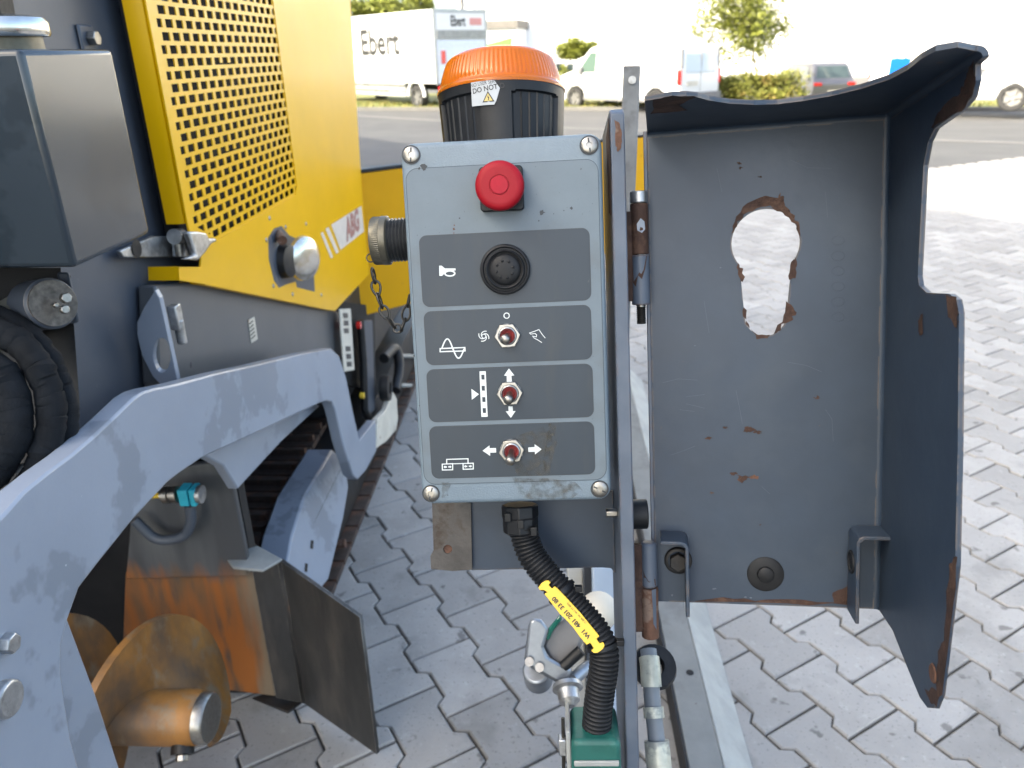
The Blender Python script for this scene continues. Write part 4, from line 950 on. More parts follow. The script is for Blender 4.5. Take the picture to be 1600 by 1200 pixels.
px1 = UF.at(801, 500, 2, ZI).x-UF.at(800, 500, 2, ZI).x     # one photo pixel on the lid
def icon(bm, lab=None):
    o = mk('symbol', bm, m_white, cb, UF, recalc=False); return o
def c3(x, y): return (680+x/7.5, 500+y/7.5)          # third enlargement of the photo
def c4_(x, y): return (670+x/8.0, 660+y/8.0)
def c1(x, y): return (560+x/3.478, 190+y/3.478)
# horn
bm = B(); flat(bm, I(*[c1(*q) for q in ((439,783),(452,783),(470,798),(528,798),(528,808),(505,812),(470,812),(470,822),(455,838),(440,838))]), ZI)
stroke(bm, I(*[c1(497+27*math.cos(a), 825+14*math.sin(a)) for a in [2*math.pi*k/18 for k in range(18)]]), 2.2*px1, ZI+.00005, True); icon(bm)
# ring above the first switch
bm = B(); stroke(bm, I(*[(791.6+4.2*math.cos(a), 493.2+4.2*math.sin(a)) for a in [2*math.pi*k/20 for k in range(20)]]), 1.4*px1, ZI, True); icon(bm)
# swirl
bm = B()
for k in range(4):
    a0 = k*math.pi/2; pts = []
    for j in range(9):
        a = a0+j*.26; r_ = 24+ j*5.3; pts.append(c3(570+r_*math.cos(a), 190+r_*math.sin(a)))
    stroke(bm, I(*pts), 1.3*px1, ZI)
stroke(bm, I(*[c3(570+24*math.cos(a), 190+24*math.sin(a)) for a in [2*math.pi*k/16 for k in range(16)]]), 1.2*px1, ZI+.00005, True); icon(bm)
# hand
bm = B(); stroke(bm, I(*[c3(*q) for q in ((1290,212),(1255,170),(1215,112),(1170,130),(1105,152),(1118,165),(1170,158),(1190,175),(1185,198),(1140,188),(1160,212),(1205,235),(1250,265))]), 1.0*px1, ZI); icon(bm)
# wave over a bar
bm = B(); pts = [c3(68, 345)]
for k in range(15): t = k/14; pts.append(c3(78+t*130, 340-115*math.sin(math.pi*t)-8*(1-t)))
for k in range(1, 15): t = k/14; pts.append(c3(208+t*132, 335+112*math.sin(math.pi*t)))
stroke(bm, I(*pts[1:]), 2.1*px1, ZI+.00005)
stroke(bm, I(*[c3(*q) for q in ((58,335),(347,322),(350,362),(58,372))]), 1.8*px1, ZI, True); icon(bm)
# staff with square windows
bm = B(); a0, a1 = c3(519,602), c3(592,600); b0, b1 = c3(541,1135), c3(615,1133)
fill_holes(bm, [(x, y, ZI) for x, y in I(a0, a1, b1, b0)], [[(x, y, ZI) for x, y in I(*[c3(cx_+dx, cy_+dy) for dx, dy in ((-20,-30),(18,-30),(20,28),(-17,28))])] for cx_, cy_ in ((559,671),(563,801),(570,933),(576,1062))]); icon(bm)
bm = B(); flat(bm, I(c3(425,808), c3(512,870), c3(429,935)), ZI); icon(bm)
bm = B(); flat(bm, I(*[c3(*q) for q in ((864,568),(928,650),(893,652),(897,722),(840,722),(838,654),(806,652))]), ZI); icon(bm)
bm = B(); flat(bm, I(*[c3(*q) for q in ((858,1012),(908,1012),(910,1068),(943,1066),(886,1147),(826,1070),(860,1068))]), ZI); icon(bm)
bm = B(); flat(bm, I(*[c4_(*q) for q in ((672,354),(758,288),(760,322),(840,320),(842,376),(766,378),(767,418))]), ZI); icon(bm)
bm = B(); flat(bm, I(*[c4_(*q) for q in ((1410,336),(1322,272),(1323,308),(1242,314),(1245,368),(1326,366),(1328,400))]), ZI); icon(bm)
bm = B()
stroke(bm, I(*[c4_(*q) for q in ((168,522),(298,515),(298,592),(170,595))]), 1.6*px1, ZI, True)
stroke(bm, I(*[c4_(*q) for q in ((428,514),(556,510),(556,582),(430,586))]), 1.6*px1, ZI, True)
stroke(bm, I(*[c4_(*q) for q in ((224,518),(224,462),(490,454),(491,512))]), 1.6*px1, ZI+.00005); stroke(bm, I(c4_(224,520), c4_(491,511)), 1.4*px1, ZI+.0001)
for cx_, cy_, s in ((208,557,-1),(262,555,1),(463,549,-1),(518,547,1)):
    flat(bm, I(*[c4_(cx_+s*dx, cy_+dy) for dx, dy in ((-18,-8),(2,-8),(2,-18),(24,0),(2,18),(2,8),(-18,8))][::s]), ZI+.00012)
icon(bm)
# corner screws
for x, y in ((642.5,242),(920.5,227),(673.5,771),(937,764)):
    c = L(x, y, 0); r_ = .0066
    bm = B(); lathe(bm, (c.x, c.y, -.001), (0,0,1), [(r_+.0009,0.0012),(r_+.0009,.0016),(r_-.0002,.0016),(r_-.0002,.0012)], 28); hl = mk('screw_recess', bm, m_border, cb, UF)
    bm = B(); lathe(bm, (c.x, c.y, 0), (0,0,1), [(r_-.0003,.0004),(r_-.0003,.0012),(r_-.0012,.0018),(.0024,.0019),(.0022,.0008),(0,.0008)], 28); sc = mk('screw', bm, m_steel, cb, UF)
    bm = B(); a = random.uniform(1.2, 1.9) if y < 500 else random.uniform(0, 3); dx, dy = math.cos(a), math.sin(a)
    for s in (-1, 1):
        q = [(c.x+s*dx*e-dy*f, c.y+s*dy*e+dx*f) for e, f in ((.0022,-.0006),(r_-.0011,-.0006),(r_-.0011,.0006),(.0022,.0006))]; flat(bm, q, .00195)
    mk('slot', bm, m_border, sc, UF, recalc=False)
# black chips in the paint
def chip(x, y, r_, seed, m=m_border, z=.0006):
    rr = random.Random(seed); n = 11; bm = B(); c = L(x, y, z)
    flat(bm, [(c.x+px1*r_*rr.uniform(.45,1.2)*math.cos(2*math.pi*k/n), c.y+px1*r_*rr.uniform(.45,1.2)*math.sin(2*math.pi*k/n)) for k in range(n)], z); mk('paint_chip', bm, m, cb, UF, recalc=False)
for k, (x, y, r_) in enumerate(((662,260,5.5),(655,263,2.2),(847,332,4.5),(893,325,2.5),(842,345,1.5),(718,341,1.3),(881,329,1),(865,334,1))): chip(x, y, r_, k)
for k, (x, y, r_) in enumerate(((709,358,2.6),(710,352,1.4),(709,364,1.3))): chip(x, y, r_, 40+k, m_rust_lt)
for k, (x, y, r_) in enumerate(((647,556,1.6),(657,628,2.0),(656,634,1.6))): chip(x, y, r_, 60+k, m_border, .0003)
# dried mud below the lowest panel
def mud(pxs, seed, nm='mud_stain', z=.0009):
    rr = random.Random(seed); bm = B(); P = I(*pxs); out = []
    for i in range(len(P)):
        a, b = Vector(P[i]), Vector(P[(i+1)%len(P)])
        for t in (0, .25, .5, .75): q = a.lerp(b, t); out.append((q.x+rr.gauss(0, .00045), q.y+rr.gauss(0, .00045)))
    flat(bm, out, z); o = mk(nm, bm, m_mudthin, cb, UF, recalc=False); return o
def thin_mat():
    m = bpy.data.materials.new('thin_mud'); m.use_nodes = True; n = m.node_tree.nodes; l = m.node_tree.links; p = n['Principled BSDF']
    p.inputs['Base Color'].default_value = (.105,.10,.085,1); p.inputs['Roughness'].default_value = .9
    tc = n.new('ShaderNodeTexCoord'); t = n.new('ShaderNodeTexNoise'); t.inputs['Scale'].default_value = 170; t.inputs['Detail'].default_value = 6
    r = n.new('ShaderNodeMapRange'); r.inputs['From Min'].default_value = .38; r.inputs['From Max'].default_value = .68; r.inputs['To Max'].default_value = .6
    l.new(tc.outputs['Object'], t.inputs['Vector']); l.new(t.outputs['Fac'], r.inputs['Value']); l.new(r.outputs['Result'], p.inputs['Alpha']); return m
m_mudthin = thin_mat()
mud([(800,747),(855,748),(900,752),(910,765),(890,780),(850,783),(815,778)], 3, z=.0012); mud([(690,752),(705,752),(700,775),(690,778)], 5, z=.0012)
mud([(800,685),(860,662),(870,690),(858,742),(810,744),(798,720)], 4); mud([(858,662),(870,665),(858,715),(853,742),(848,720)], 9)
# emergency stop
es = (783.5, 297); a0, a1, b0, b1 = rect_px(((750,262),(817,259),(818,329),(751,331)), .004); ec = Vector(((a0+a1)/2, (b0+b1)/2))
hw = .0172
bm = B(); slab(bm, rrect(ec.x-hw, ec.x+hw, ec.y-hw, ec.y+hw, .003, 4), .0004, .0085); eb = mk('stop_button_base', bm, m_black, cb, UF, bev=.0008)
bm = B(); lathe(bm, (ec.x, ec.y, .0085), (0,0,1), [(.0168,0),(.0168,.0018),(0,.0018)], 36); mk('stop_button_ring', bm, m_yel_pl, eb, UF)
bm = B(); lathe(bm, (ec.x, ec.y, .010), (0,0,1), [(.0105,0),(.0105,.008),(.0145,.010),(.0182,.0125),(.0188,.0150),(.0186,.0180),(.0178,.0200),(.0160,.0212),(.0130,.0216),(.0078,.0216),(.0076,.0211),(.0071,.0211),(.0069,.0216),(0,.0217)], 64); mu = mk('stop_button', bm, m_red, cb, UF, sharp=50)
bm = B(); lathe(bm, (ec.x, ec.y, .0317), (0,0,1), [(.0067,0),(.0064,.0003),(0,.0004)], 40); mk('stop_button_centre', bm, m_red2, mu, UF)
# horn push button under a rubber boot
hc = L(789.5, 421, .003)
bm = B(); lathe(bm, (hc.x, hc.y, .0008), (0,0,1), [(.0200,0),(.0200,.0045),(.0192,.0058),(.0180,.0060),(.0172,.0050),(.0170,.0042),(.0160,.0042),(.0157,.0066),(.0148,.0074),(.0138,.0070),(.0134,.0050),(.0128,.0048),(.0122,.0062),(.0105,.0080),(.0070,.0090),(0,.0094)], 64); hb = mk('horn_button', bm, m_rubber, cb, UF, sharp=60)
for k in range(8):
    a = 2*math.pi*(k+.3)/8; bm = B(); lathe(bm, (hc.x+.0068*math.cos(a), hc.y+.0068*math.sin(a), .0094), (0,0,1), [(.0013,-.001),(.0012,.0004),(.0007,.0010),(0,.0012)], 10); mk('bump', bm, m_rubber, hb, UF)
# toggle switches
for (x, y, dx, dy, rot) in ((793, 524.5, -.0012, -.0020, .05), (796.5, 614.5, -.0006, -.0035, .03), (799.5, 704.5, -.0009, -.0058, .12)):
    c = L(x, y, .002)
    bm = B(); lathe(bm, (c.x, c.y, .0008), (0,0,1), [(.0098,0),(.0096,.0006),(0,.0006)], 30); ws = mk('toggle_switch', bm, m_zinc, cb, UF)
    bm = B(); hexp = [(c.x+.0107*math.cos(math.pi/3*k+rot), c.y+.0107*math.sin(math.pi/3*k+rot)) for k in range(6)]
    fill_holes(bm, [(p[0], p[1], .0014) for p in hexp], [[(p[0], p[1], .0014) for p in ring2(c.x, c.y, .0072, 30)]])
    r_ = bmesh.ops.extrude_face_region(bm, geom=list(bm.faces)); bmesh.ops.translate(bm, verts=[v for v in r_['geom'] if isinstance(v, bmesh.types.BMVert)], vec=(0,0,.0030)); mk('nut', bm, m_steel, ws, UF, bev=.0005)
    bm = B(); lathe(bm, (c.x, c.y, .0014), (0,0,1), [(.0072,0),(.0072,.0046),(.0064,.0050),(.0061,.0046),(.0060,.0016)], 32); mk('bush', bm, m_zinc, ws, UF)
    bm = B(); lathe(bm, (c.x, c.y, .0014), (0,0,1), [(.0061,.0028),(.0048,.0030),(.0040,.0022),(.0030,.0016),(0,.0016)], 32); mk('seal', bm, m_redring, ws, UF)
    s = Vector((c.x, c.y, .002)); e = Vector((c.x+dx, c.y+dy, .0165)); d_ = (e-s); LL = d_.length
    bm = B(); lathe(bm, s, d_, [(.0024,0),(.0028,LL*.5),(.0037,LL*.78),(.0041,LL*.92),(.0037,LL*1.03),(.0025,LL*1.09),(0,LL*1.12)], 24); mk('lever', bm, m_steel, ws, UF, sharp=70)
# multi pin socket with screw cap on the left side, and its chain
cw = -.042; cc = L(600, 376, cw); r_cap = (L(600,337,cw)-L(600,416,cw)).length/2*.97
xs0, xs1, xs2 = L(583,376,cw).x, L(610,376,cw).x, X0+.001
bm = B(); lathe(bm, (xs2, cc.y, cw), (-1,0,0), [(0,0)]+[(r_cap*(.90 if k % 2 else .82), (xs2-xs1)*k/15) for k in range(16)]+[(0,(xs2-xs1))], 40); sk = mk('socket', bm, m_thread, cb, UF, sharp=20)
nk = 72
bm = B(); Wc = xs1-xs0
lathe(bm, (xs1, cc.y, cw), (-1,0,0), [(0,0),(r_cap*.93,0),(r_cap,.0012),(r_cap,Wc*.42),(r_cap*.985,Wc*.45),(r_cap*.985,Wc*.88),(r_cap*.95,Wc*.97),(r_cap*.88,Wc),(0,Wc)], nk*2, fn=lambda t, h, r_: r_*(1-.018*(int(round(t*nk/math.pi)) % 2)) if h > Wc*.43 and h < Wc*.96 else r_)
cap = mk('screw_cap', bm, m_olive, cb, UF, sharp=25)
bm = B(); lathe(bm, (xs0, cc.y-.0, cw+.004), (-1,0,0), [(.003,0),(.003,.002),(.0016,.003),(0,.003)], 12); mk('cap_rivet', bm, m_dark, cap, UF)
for yy in (342, 408):
    q = L(630, yy, cw); bm = B(); lathe(bm, (X0+.001, q.y, cw), (-1,0,0), [(.0042,0),(.0042,.0035),(.003,.0042),(0,.0042)], 14); mk('flange_screw', bm, m_thread, sk, UF)
ch = thing('cap_chain', 'small dark link chain hanging from the screw cap of the socket', 'chain', UF.M @ L(582, 402, -.04))
def chain_link(p, q, twist, rad=.0047, wr=.0011):
    p, q = Vector(p), Vector(q); d_ = (q-p); Ln = d_.length; d_.normalize(); side_ = d_.cross(Vector((0,0,1))).normalized()
    nrm = side_.cross(d_); s = side_*math.cos(twist)+nrm*math.sin(twist); mid = (p+q)/2; pts = []
    for k in range(20):
        a = 2*math.pi*k/20; cx_ = math.cos(a); sx = math.sin(a)
        pts.append(mid+d_*(cx_*Ln*.60)+s*(sx*rad*(.55+.45*(1-cx_)/2)))
    bm = B(); tube(bm, pts, wr, 6, closed=True); mk('link', bm, m_chain, ch, UF)
cpath = [(580,401),(582,421),(586,441),(590,460),(597,480),(606,497),(617,511),(627,516),(633,499),(637,478),(640,462)]
rg = L(579, 403, -.04); bm = B(); tube(bm, [rg+Vector((.0035*math.cos(a), .0035*math.sin(a), .0006*math.sin(2*a))) for a in [2*math.pi*k/16 for k in range(16)]], .0006, 6, closed=True); mk('split_ring', bm, m_chain, ch, UF)
for k in range(1, len(cpath)-1): chain_link(L(*cpath[k], -.04), L(*cpath[k+1], -.04), (k % 2)*1.25+.25)

# ---- warning beacon, standing behind the box
bw = -.062; bc = L(783, 145, bw); R0 = (L(882.5,145,bw).x-L(683.5,145,bw).x)/2
yb = L(783, 214, bw).y-.02; yr = bc.y; yt = L(783, 90, bw).y
be = thing('warning_beacon', 'amber warning beacon on black ribbed base above control box', 'beacon', UF.M @ Vector((bc.x, yb, bw)))
ang = lambda t: (math.degrees(t))
def base_r(t, h, r_):
    # angle measured so that 0 faces the operator
    a = (math.degrees(t)-A0+540) % 360-180
    for lo, hi in ((-68,-16),(12,64),(92,144),(-148,-96)):
        hh = h+yb
        if lo < a < hi and hh < yr-.0098 - .0022*abs((a-(lo+hi)/2)/26)**6:
            rib = ((a-lo) % 8.6) < 1.5
            return r_-.0030+(.0009 if rib else 0)
    return r_
axb, ub, vb = basis((0,1,0)); A0 = math.degrees(math.atan2(Vector((0,0,1)).dot(vb), Vector((0,0,1)).dot(ub)))
nb_ = 16; prof = [(0, 0)]+[(R0*(.93+.06*k/nb_), (yr-.0015-yb)*k/nb_) for k in range(nb_+1)]+[(R0*.985, yr-.0005-yb), (R0*.93, yr-yb), (0, yr-yb)]
prof2 = []
for k in range(len(prof)-1):
    prof2.append(prof[k])
    if 0 < k < nb_+1:
        for s in (.33, .66): prof2.append((prof[k][0]*(1-s)+prof[k+1][0]*s, prof[k][1]*(1-s)+prof[k+1][1]*s))
prof2.append(prof[-1])
bm = B(); lathe(bm, (bc.x, yb, bw), (0,1,0), prof2, 300, fn=base_r); mk('base', bm, m_black, be, UF, sharp=30)
def rib_r(t, h, r_):
    return r_*(1+.006*math.sin(t*84)) if .0042 < h < (yt-yr)*.82 else r_
H2 = yt-yr
bm = B(); lathe(bm, (bc.x, yr, bw), (0,1,0), [(R0*1.0,-.0025),(R0*1.005,-.0008),(R0*.995,.0006),(R0*.955,.0018),(R0*.945,.0040)]+[(R0*(.945-.105*(k/10)**1.35), .0044+(H2*.80-.0044)*k/10) for k in range(11)]+[(R0*.815,H2*.86),(R0*.77,H2*.93),(R0*.68,H2*.985),(R0*.5,H2*1.0),(0,H2*1.01)], 336, fn=rib_r); lens = mk('amber_lens', bm, m_lens, be, UF, sharp=50)
bm = B(); lathe(bm, (bc.x, yr, bw), (0,1,0), [(0,.001),(R0*.80,.001),(R0*.78,.006),(R0*.45,.008),(R0*.42,H2*.8),(0,H2*.82)], 48); mk('reflector', bm, mat('amber_core', (.55,.15,.015), .4, 0, .2, 40), be, UF)
# sticker wrapped round the base
def wrap(x, y, lift): return Vector((bc.x+(R0*.992+lift)*math.sin(x/R0), y, bw+(R0*.992+lift)*math.cos(x/R0)))
def onbase(px, py):
    o = UF.o; d_ = UF.R @ ray(px, py); ox, oz = o.x-bc.x, o.z-bw; A = d_.x**2+d_.z**2; Bq = 2*(ox*d_.x+oz*d_.z); Cq = ox*ox+oz*oz-(R0*.992)**2
    t = (-Bq-math.sqrt(max(0, Bq*Bq-4*A*Cq)))/(2*A); p = o+d_*t; return (R0*math.atan2(p.x-bc.x, p.z-bw), p.y)
def c6(x, y): return (660+x/11.43, 113.2+y/11.43)
out = [onbase(*c6(*q)) for q in ((870,185),(1275,128),(1385,280),(1355,390),(1300,575),(895,610))]
bm = B(); n = 14; P = []
xa, xb = out[0][0], out[1][0]
cols = []
tl, tr_, r1, r2, br, bl = out
def edge_y(x, pts):
    for (xa_, ya_), (xb_, yb_) in zip(pts, pts[1:]):
        if xa_-1e-9 <= x <= xb_+1e-9: return ya_+(yb_-ya_)*(x-xa_)/max(1e-9, xb_-xa_)
    return pts[-1][1]
for k in range(n+1):
    x = tl[0]+(r1[0]-tl[0])*k/n
    cols.append((bm.verts.new(wrap(x, edge_y(x, [tl, tr_, r1]), .0004)), bm.verts.new(wrap(x, edge_y(x, [(min(bl[0], tl[0]), bl[1]), br, r2, r1]), .0004))))
for k in range(n): bm.faces.new((cols[k][0], cols[k][1], cols[k+1][1], cols[k+1][0]))
stk = mk('sticker', bm, mat('sticker_grey', (.40,.43,.45), .5, 0, .06, 60), be, UF)
def wtext(s, size, px, py, m, lift=.0006, bold=0.0, sx=1.0, rot=0.0):
    cx_, cy_ = onbase(px, py); bm = text_bm(s, size, bold)
    xform(bm, lambda v: wrap(cx_+v.x*sx*math.cos(rot)-v.y*math.sin(rot), cy_+v.y*math.cos(rot)+v.x*sx*math.sin(rot), lift)); mk('sticker_text', bm, m, stk, UF, recalc=False)
wtext('NO USER SERV', .0042, 755.5, 130.2, m_ink, rot=.09, sx=.80); wtext('DO NOT O', .0056, 763.0, 138, m_ink, rot=.10, bold=.00008, sx=.92)
tri = [onbase(*c6(*q)) for q in ((1170,332),(1290,520),(1078,540))]
bm = B(); bm.faces.new([bm.verts.new(wrap(x, y, .0006)) for x, y in tri]); mk('warning_triangle', bm, m_ink, stk, UF, recalc=False)
cx_, cy_ = sum(p[0] for p in tri)/3, sum(p[1] for p in tri)/3
bm = B(); bm.faces.new([bm.verts.new(wrap(cx_+(x-cx_)*.72, cy_+(y-cy_)*.72, .0008)) for x, y in tri]); mk('triangle_fill', bm, mat('sticker_yellow', (.60,.47,.16), .5), stk, UF, recalc=False)
bolt_ = [onbase(*c6(*q)) for q in ((1180,398),(1163,450),(1182,455),(1172,500),(1190,495),(1198,440),(1180,436))]
bm = B(); bm.faces.new([bm.verts.new(wrap(x, y, .0010)) for x, y in bolt_]); mk('lightning_mark', bm, m_ink, stk, UF, recalc=False)

# ---- mounting plate with hinges, carrying everything
xa, xb = L(961, 500, .0).x, L(983, 500, .0).x
ptop = L(972, 168, 0).y; pbot = -.62
mp = thing('mounting_plate', 'upright grey steel mounting plate with rust chipped top corner', 'mounting plate', base_of((xa+xb)/2, pbot, -.05))
bm = B(); prism(bm, [(xa, y, w_) for y, w_ in ((ptop-.004, .0), (ptop, -.006), (ptop-.004, -.095), (-.12, -.115), (pbot, -.115), (pbot, .0))], (xb-xa, 0, 0)); mk('plate', bm, m_plate, mp, UF, bev=.0012)
def patch(pts3, m, par, fr, name='rust_patch', nrm=(0,0,1), lift=.0003, jag=.0004, seed=1):
    """flaked paint: an irregular thin sheet lying on a painted face"""
    rr = random.Random(seed); out = []; P = [Vector(p) for p in pts3]
    e0 = (P[1]-P[0]).normalized(); nn = Vector(nrm).normalized()
    for i in range(len(P)):
        a, b = P[i], P[(i+1)%len(P)]
        for t in (0, .34, .67):
            q = a.lerp(b, t); s = (b-a).cross(nn); s = s.normalized() if s.length > 1e-9 else Vector((0,0,0)); out.append(q+s*rr.gauss(0, jag)+nn*lift)
    bm = B(); bm.faces.new([bm.verts.new(q) for q in out]); mk(name, bm, m, par, fr, recalc=False)
z0 = .0003
patch([L(x, y, z0) for x, y in ((960.5,186),(967,192),(970,203),(972,222),(969,234),(964,237),(961.5,228))], m_rust_lt, mp, UF)
patch([(xa-.0003, L(960, y, 0).y, w_) for y, w_ in ((182,.0),(250,-.001),(330,-.004),(330,-.03),(200,-.04))], m_rust, mp, UF, nrm=(-1,0,0), jag=.002)
# bracket behind and below the box
bwz = -.075; bx0, bx1 = L(733, 840, bwz).x, xa
by0, by1 = L(850, 889, bwz).y, L(850, 770, bwz).y
bm = B(); prism(bm, [(bx0, by1, bwz), (bx0, by0, bwz), (bx1-.012, by0, bwz), (bx1-.004, by0-.001, bwz), (bx1, by0-.006, bwz), (bx1, by1, bwz)], (0,0,-.004)); bk = mk('box_bracket', bm, m_door, mp, UF, bev=.0008)
q = [L(x, y, bwz+.004) for x, y in ((675.5,785),(736,785),(738,889),(708,891),(674,888),(673,868),(678,858))]
hp = [L(700+7*math.cos(a), 857+7*math.sin(a), bwz+.004) for a in [2*math.pi*k/16 for k in range(16)]]
bm = B(); fill_holes(bm, q, [hp]); mk('worn_strip', bm, mat('worn_steel_strip', (.075,.070,.066), .6, .3, .3, 40, col2=(.05,.038,.03), c2scale=20, c2lo=.55, c2hi=.62, bump=.3), mp, UF, solid=.004)
bm = B(); cyl(bm, L(700, 857, bwz-.002), L(700, 857, bwz+.003), .0046, 16); mk('rivet', bm, m_rust_lt, mp, UF)
bm = B(); cyl(bm, (xa-.010, L(965,801,-.03).y, -.03), (xa, L(965,801,-.03).y, -.03), .0042, 6); mk('nut', bm, m_steel, mp, UF, bev=.0006)
bm = B(); cyl(bm, (xb, L(1010,803,-.06).y, -.06), (xb+.018, L(1010,803,-.06).y, -.06), .0135, 24, ch=.001); mk('rubber_buffer', bm, m_rubber, mp, UF)
hw_ = -.045
hx = L(1000, 400, hw_).x
def hcy(y0, y1, r_, m, name, par=mp, x=None, n=24, ch=.0006):
    xx = x if x is not None else hx; a = L(1000, y0, hw_).y; b = L(1000, y1, hw_).y
    bm = B(); cyl(bm, (xx, b, hw_), (xx, a, hw_), r_, n, ch=ch); return mk(name, bm, m, par, UF)
hg = hcy(398.5, 476, .0077, m_plate, 'hinge_knuckle'); hcy(318, 397.5, .0076, m_rust, 'hinge_knuckle'); hcy(299, 317, .0075, m_zinc, 'hinge_bolt_head'); hcy(306, 480, .004, m_steel, 'hinge_bolt')
bm = B(); a, b = L(1000, 506, hw_).y, L(1000, 476, hw_).y
lathe(bm, (hx, a, hw_), (0,1,0), [(0,0)]+[(.0042 if k % 2 else .0035, (b-a)*k/20) for k in range(21)]+[(0,b-a)], 18); mk('bolt_thread', bm, m_chain, mp, UF, sharp=20)
lx = L(1014.5, 900, hw_).x
hcy(847, 917, .0072, m_plate, 'hinge_knuckle', x=lx, ch=.002); hcy(918, 995, .0078, m_rust_lt, 'hinge_knuckle', x=lx)
def cyl_patch(x, pxs, r_, m, seed):      # a flake wrapped on a hinge knuckle
    rr = random.Random(seed); bm = B(); vs_ = []
    for px, py in pxs:
        q = L(px, py, hw_+r_); s = max(-.98, min(.98, (q.x-x)/r_)); vs_.append(bm.verts.new((x+(r_+.0002)*s, q.y, hw_+(r_+.0002)*math.sqrt(1-s*s)+.0001)))
    bm.faces.new(vs_); mk('paint_flake', bm, m, mp, UF, recalc=False)
cyl_patch(hx, ((995,350),(1001,341),(1007,346),(1008,358),(1003,364),(996,360)), .0078, m_arm, 1)
cyl_patch(hx, ((988,400),(1011,400),(1008,420),(1003,436),(997,430),(994,448),(990,442)), .0079, m_rust, 2)
cyl_patch(lx, ((1002,880),(1008,900),(1014,909),(1024,905),(1025,916),(1003,916)), .0073, m_rust, 3)
cyl_patch(lx, ((1018,922),(1025,921),(1026,985),(1021,975),(1020,950)), .0079, m_plate, 4)
for y0, y1, x in ((330, 470, hx), (850, 985, lx)):   # leaves welded to the plate
    a, b = L(1000, y0, hw_).y, L(1000, y1, hw_).y; bm = B(); box(bm, (xb-.0005, b, hw_-.003), (x, a, hw_+.003)); mk('hinge_leaf', bm, m_rust, mp, UF)

# ---- hinged cover, swung open
th_ = math.radians(7.5)
DU = (_U*math.cos(th_)+_N*math.sin(th_)); DN = _N*math.cos(th_)-_U*math.sin(th_)
dorg = UF.M @ L(1018, 560, -.062)
DF = frame_from(DU, _V, DN, dorg)
def D(px, py, h=0.0): return DF.at(px, py, 2, h)
dx0 = D(1018, 560).x; dx1 = D(1384, 560).x; dyt = (D(1030, 201).y+D(1384, 178).y)/2; dyb = (D(1040, 941).y+D(1340, 947).y)/2
dr = thing('hinged_cover', 'open dark grey sheet steel cover with keyhole shaped cutout', 'cover', DF.M @ Vector((dx0, dyb, 0)))
tp = [(1016,153),(1030,150),(1050,147),(1072,146),(1090,148),(1108,153),(1140,158),(1180,160),(1215,159),(1255,154),(1300,146),(1345,135),(1390,120),(1418,105),(1440,87),(1462,75),(1497,69)]
top_o = [DF.at(x, y, 1, dyt) for x, y in tp]
top_o[0].x = dx0
rp = [(1529,100),(1529,125),(1523,152),(1505,172),(1464,201),(1454,222),(1447,258),(1438,430),(1440,446),(1452,457),(1488,459),(1499,468),(1503,490),(1501,700),(1497,885),(1485,985),(1473,1085),(1464,1107),(1453,1106),(1441,1090),(1420,1040),(1398,985)]
rt_o = [DF.at(x, y, 0, dx1) for x, y in rp]
hcn = (DF.at(1526, 82, 0, dx1).z+DF.at(1515, 66, 1, dyt).z)/2
kh = []
kc = D(1196, 379); kr = (D(1250,379).x-D(1142.5,379).x)/2; sc_ = D(1196, 493); sr = (D(1229,493).x-D(1163,493).x)/2
for k in range(33): a = math.radians(-40+260*k/32); kh.append((kc.x+kr*math.cos(a), kc.y+kr*math.sin(a), 0))
for k in range(19): a = math.radians(188+164*k/18); kh.append((sc_.x+sr*math.cos(a), sc_.y+sr*math.sin(a), 0))
RBN = .0055; TS = .0034
bm = B(); fill_holes(bm, [(dx0, dyt-RBN, 0), (dx1-RBN, dyt-RBN, 0), (dx1-RBN, dyb, 0), (dx0, dyb, 0)], [kh]); mk('front_sheet', bm, m_door, dr, DF, solid=TS, sharp=30)
bm = B(); face(bm, [(dx1, dyb, RBN)]+[tuple(p) for p in rt_o[::-1]]+[(dx1, dyt-RBN, hcn), (dx1, dyt-RBN, RBN)]); mk('side_flange', bm, m_door, dr, DF, solid=TS, sharp=30)
bm = B(); face(bm, [(dx0, dyt, RBN), (dx1-RBN, dyt, RBN), (dx1-RBN, dyt, hcn)]+[tuple(p) for p in top_o[::-1]]); mk('top_flange', bm, m_door, dr, DF, solid=TS, sharp=30)
def bend_strip(fn, a, b, name):
    bm = B(); A = []; Bv = []
    for k in range(7):
        t = math.pi/2*k/6; A.append(bm.verts.new(fn(t, a))); Bv.append(bm.verts.new(fn(t, b)))
    for k in range(6): bm.faces.new((A[k], A[k+1], Bv[k+1], Bv[k]))
    mk(name, bm, m_door_plain, dr, DF, solid=TS, sharp=60)
bend_strip(lambda t, y: (dx1-RBN+RBN*math.sin(t), y, RBN-RBN*math.cos(t)), dyb, dyt-RBN, 'side_bend')
bend_strip(lambda t, x: (x, dyt-RBN+RBN*math.sin(t), RBN-RBN*math.cos(t)), dx0, dx1-RBN, 'top_bend')
bend_strip(lambda t, z: (dx1-RBN+RBN*math.sin(t), dyt-RBN+RBN*math.cos(t), z), RBN, hcn, 'corner_bend')
bm = B(); gq = [[bm.verts.new((dx1-RBN+RBN*math.sin(t)*math.cos(p), dyt-RBN+RBN*math.sin(t)*math.sin(p), RBN-RBN*math.cos(t))) for p in [math.pi/2*k/5 for k in range(6)]] for t in [.02+(math.pi/2-.02)*k/5 for k in range(6)]]
for a in range(5):
    for b in range(5): bm.faces.new((gq[a][b], gq[a+1][b], gq[a+1][b+1], gq[a][b+1]))
mk('corner_cup', bm, m_door_plain, dr, DF, solid=TS, sharp=70)
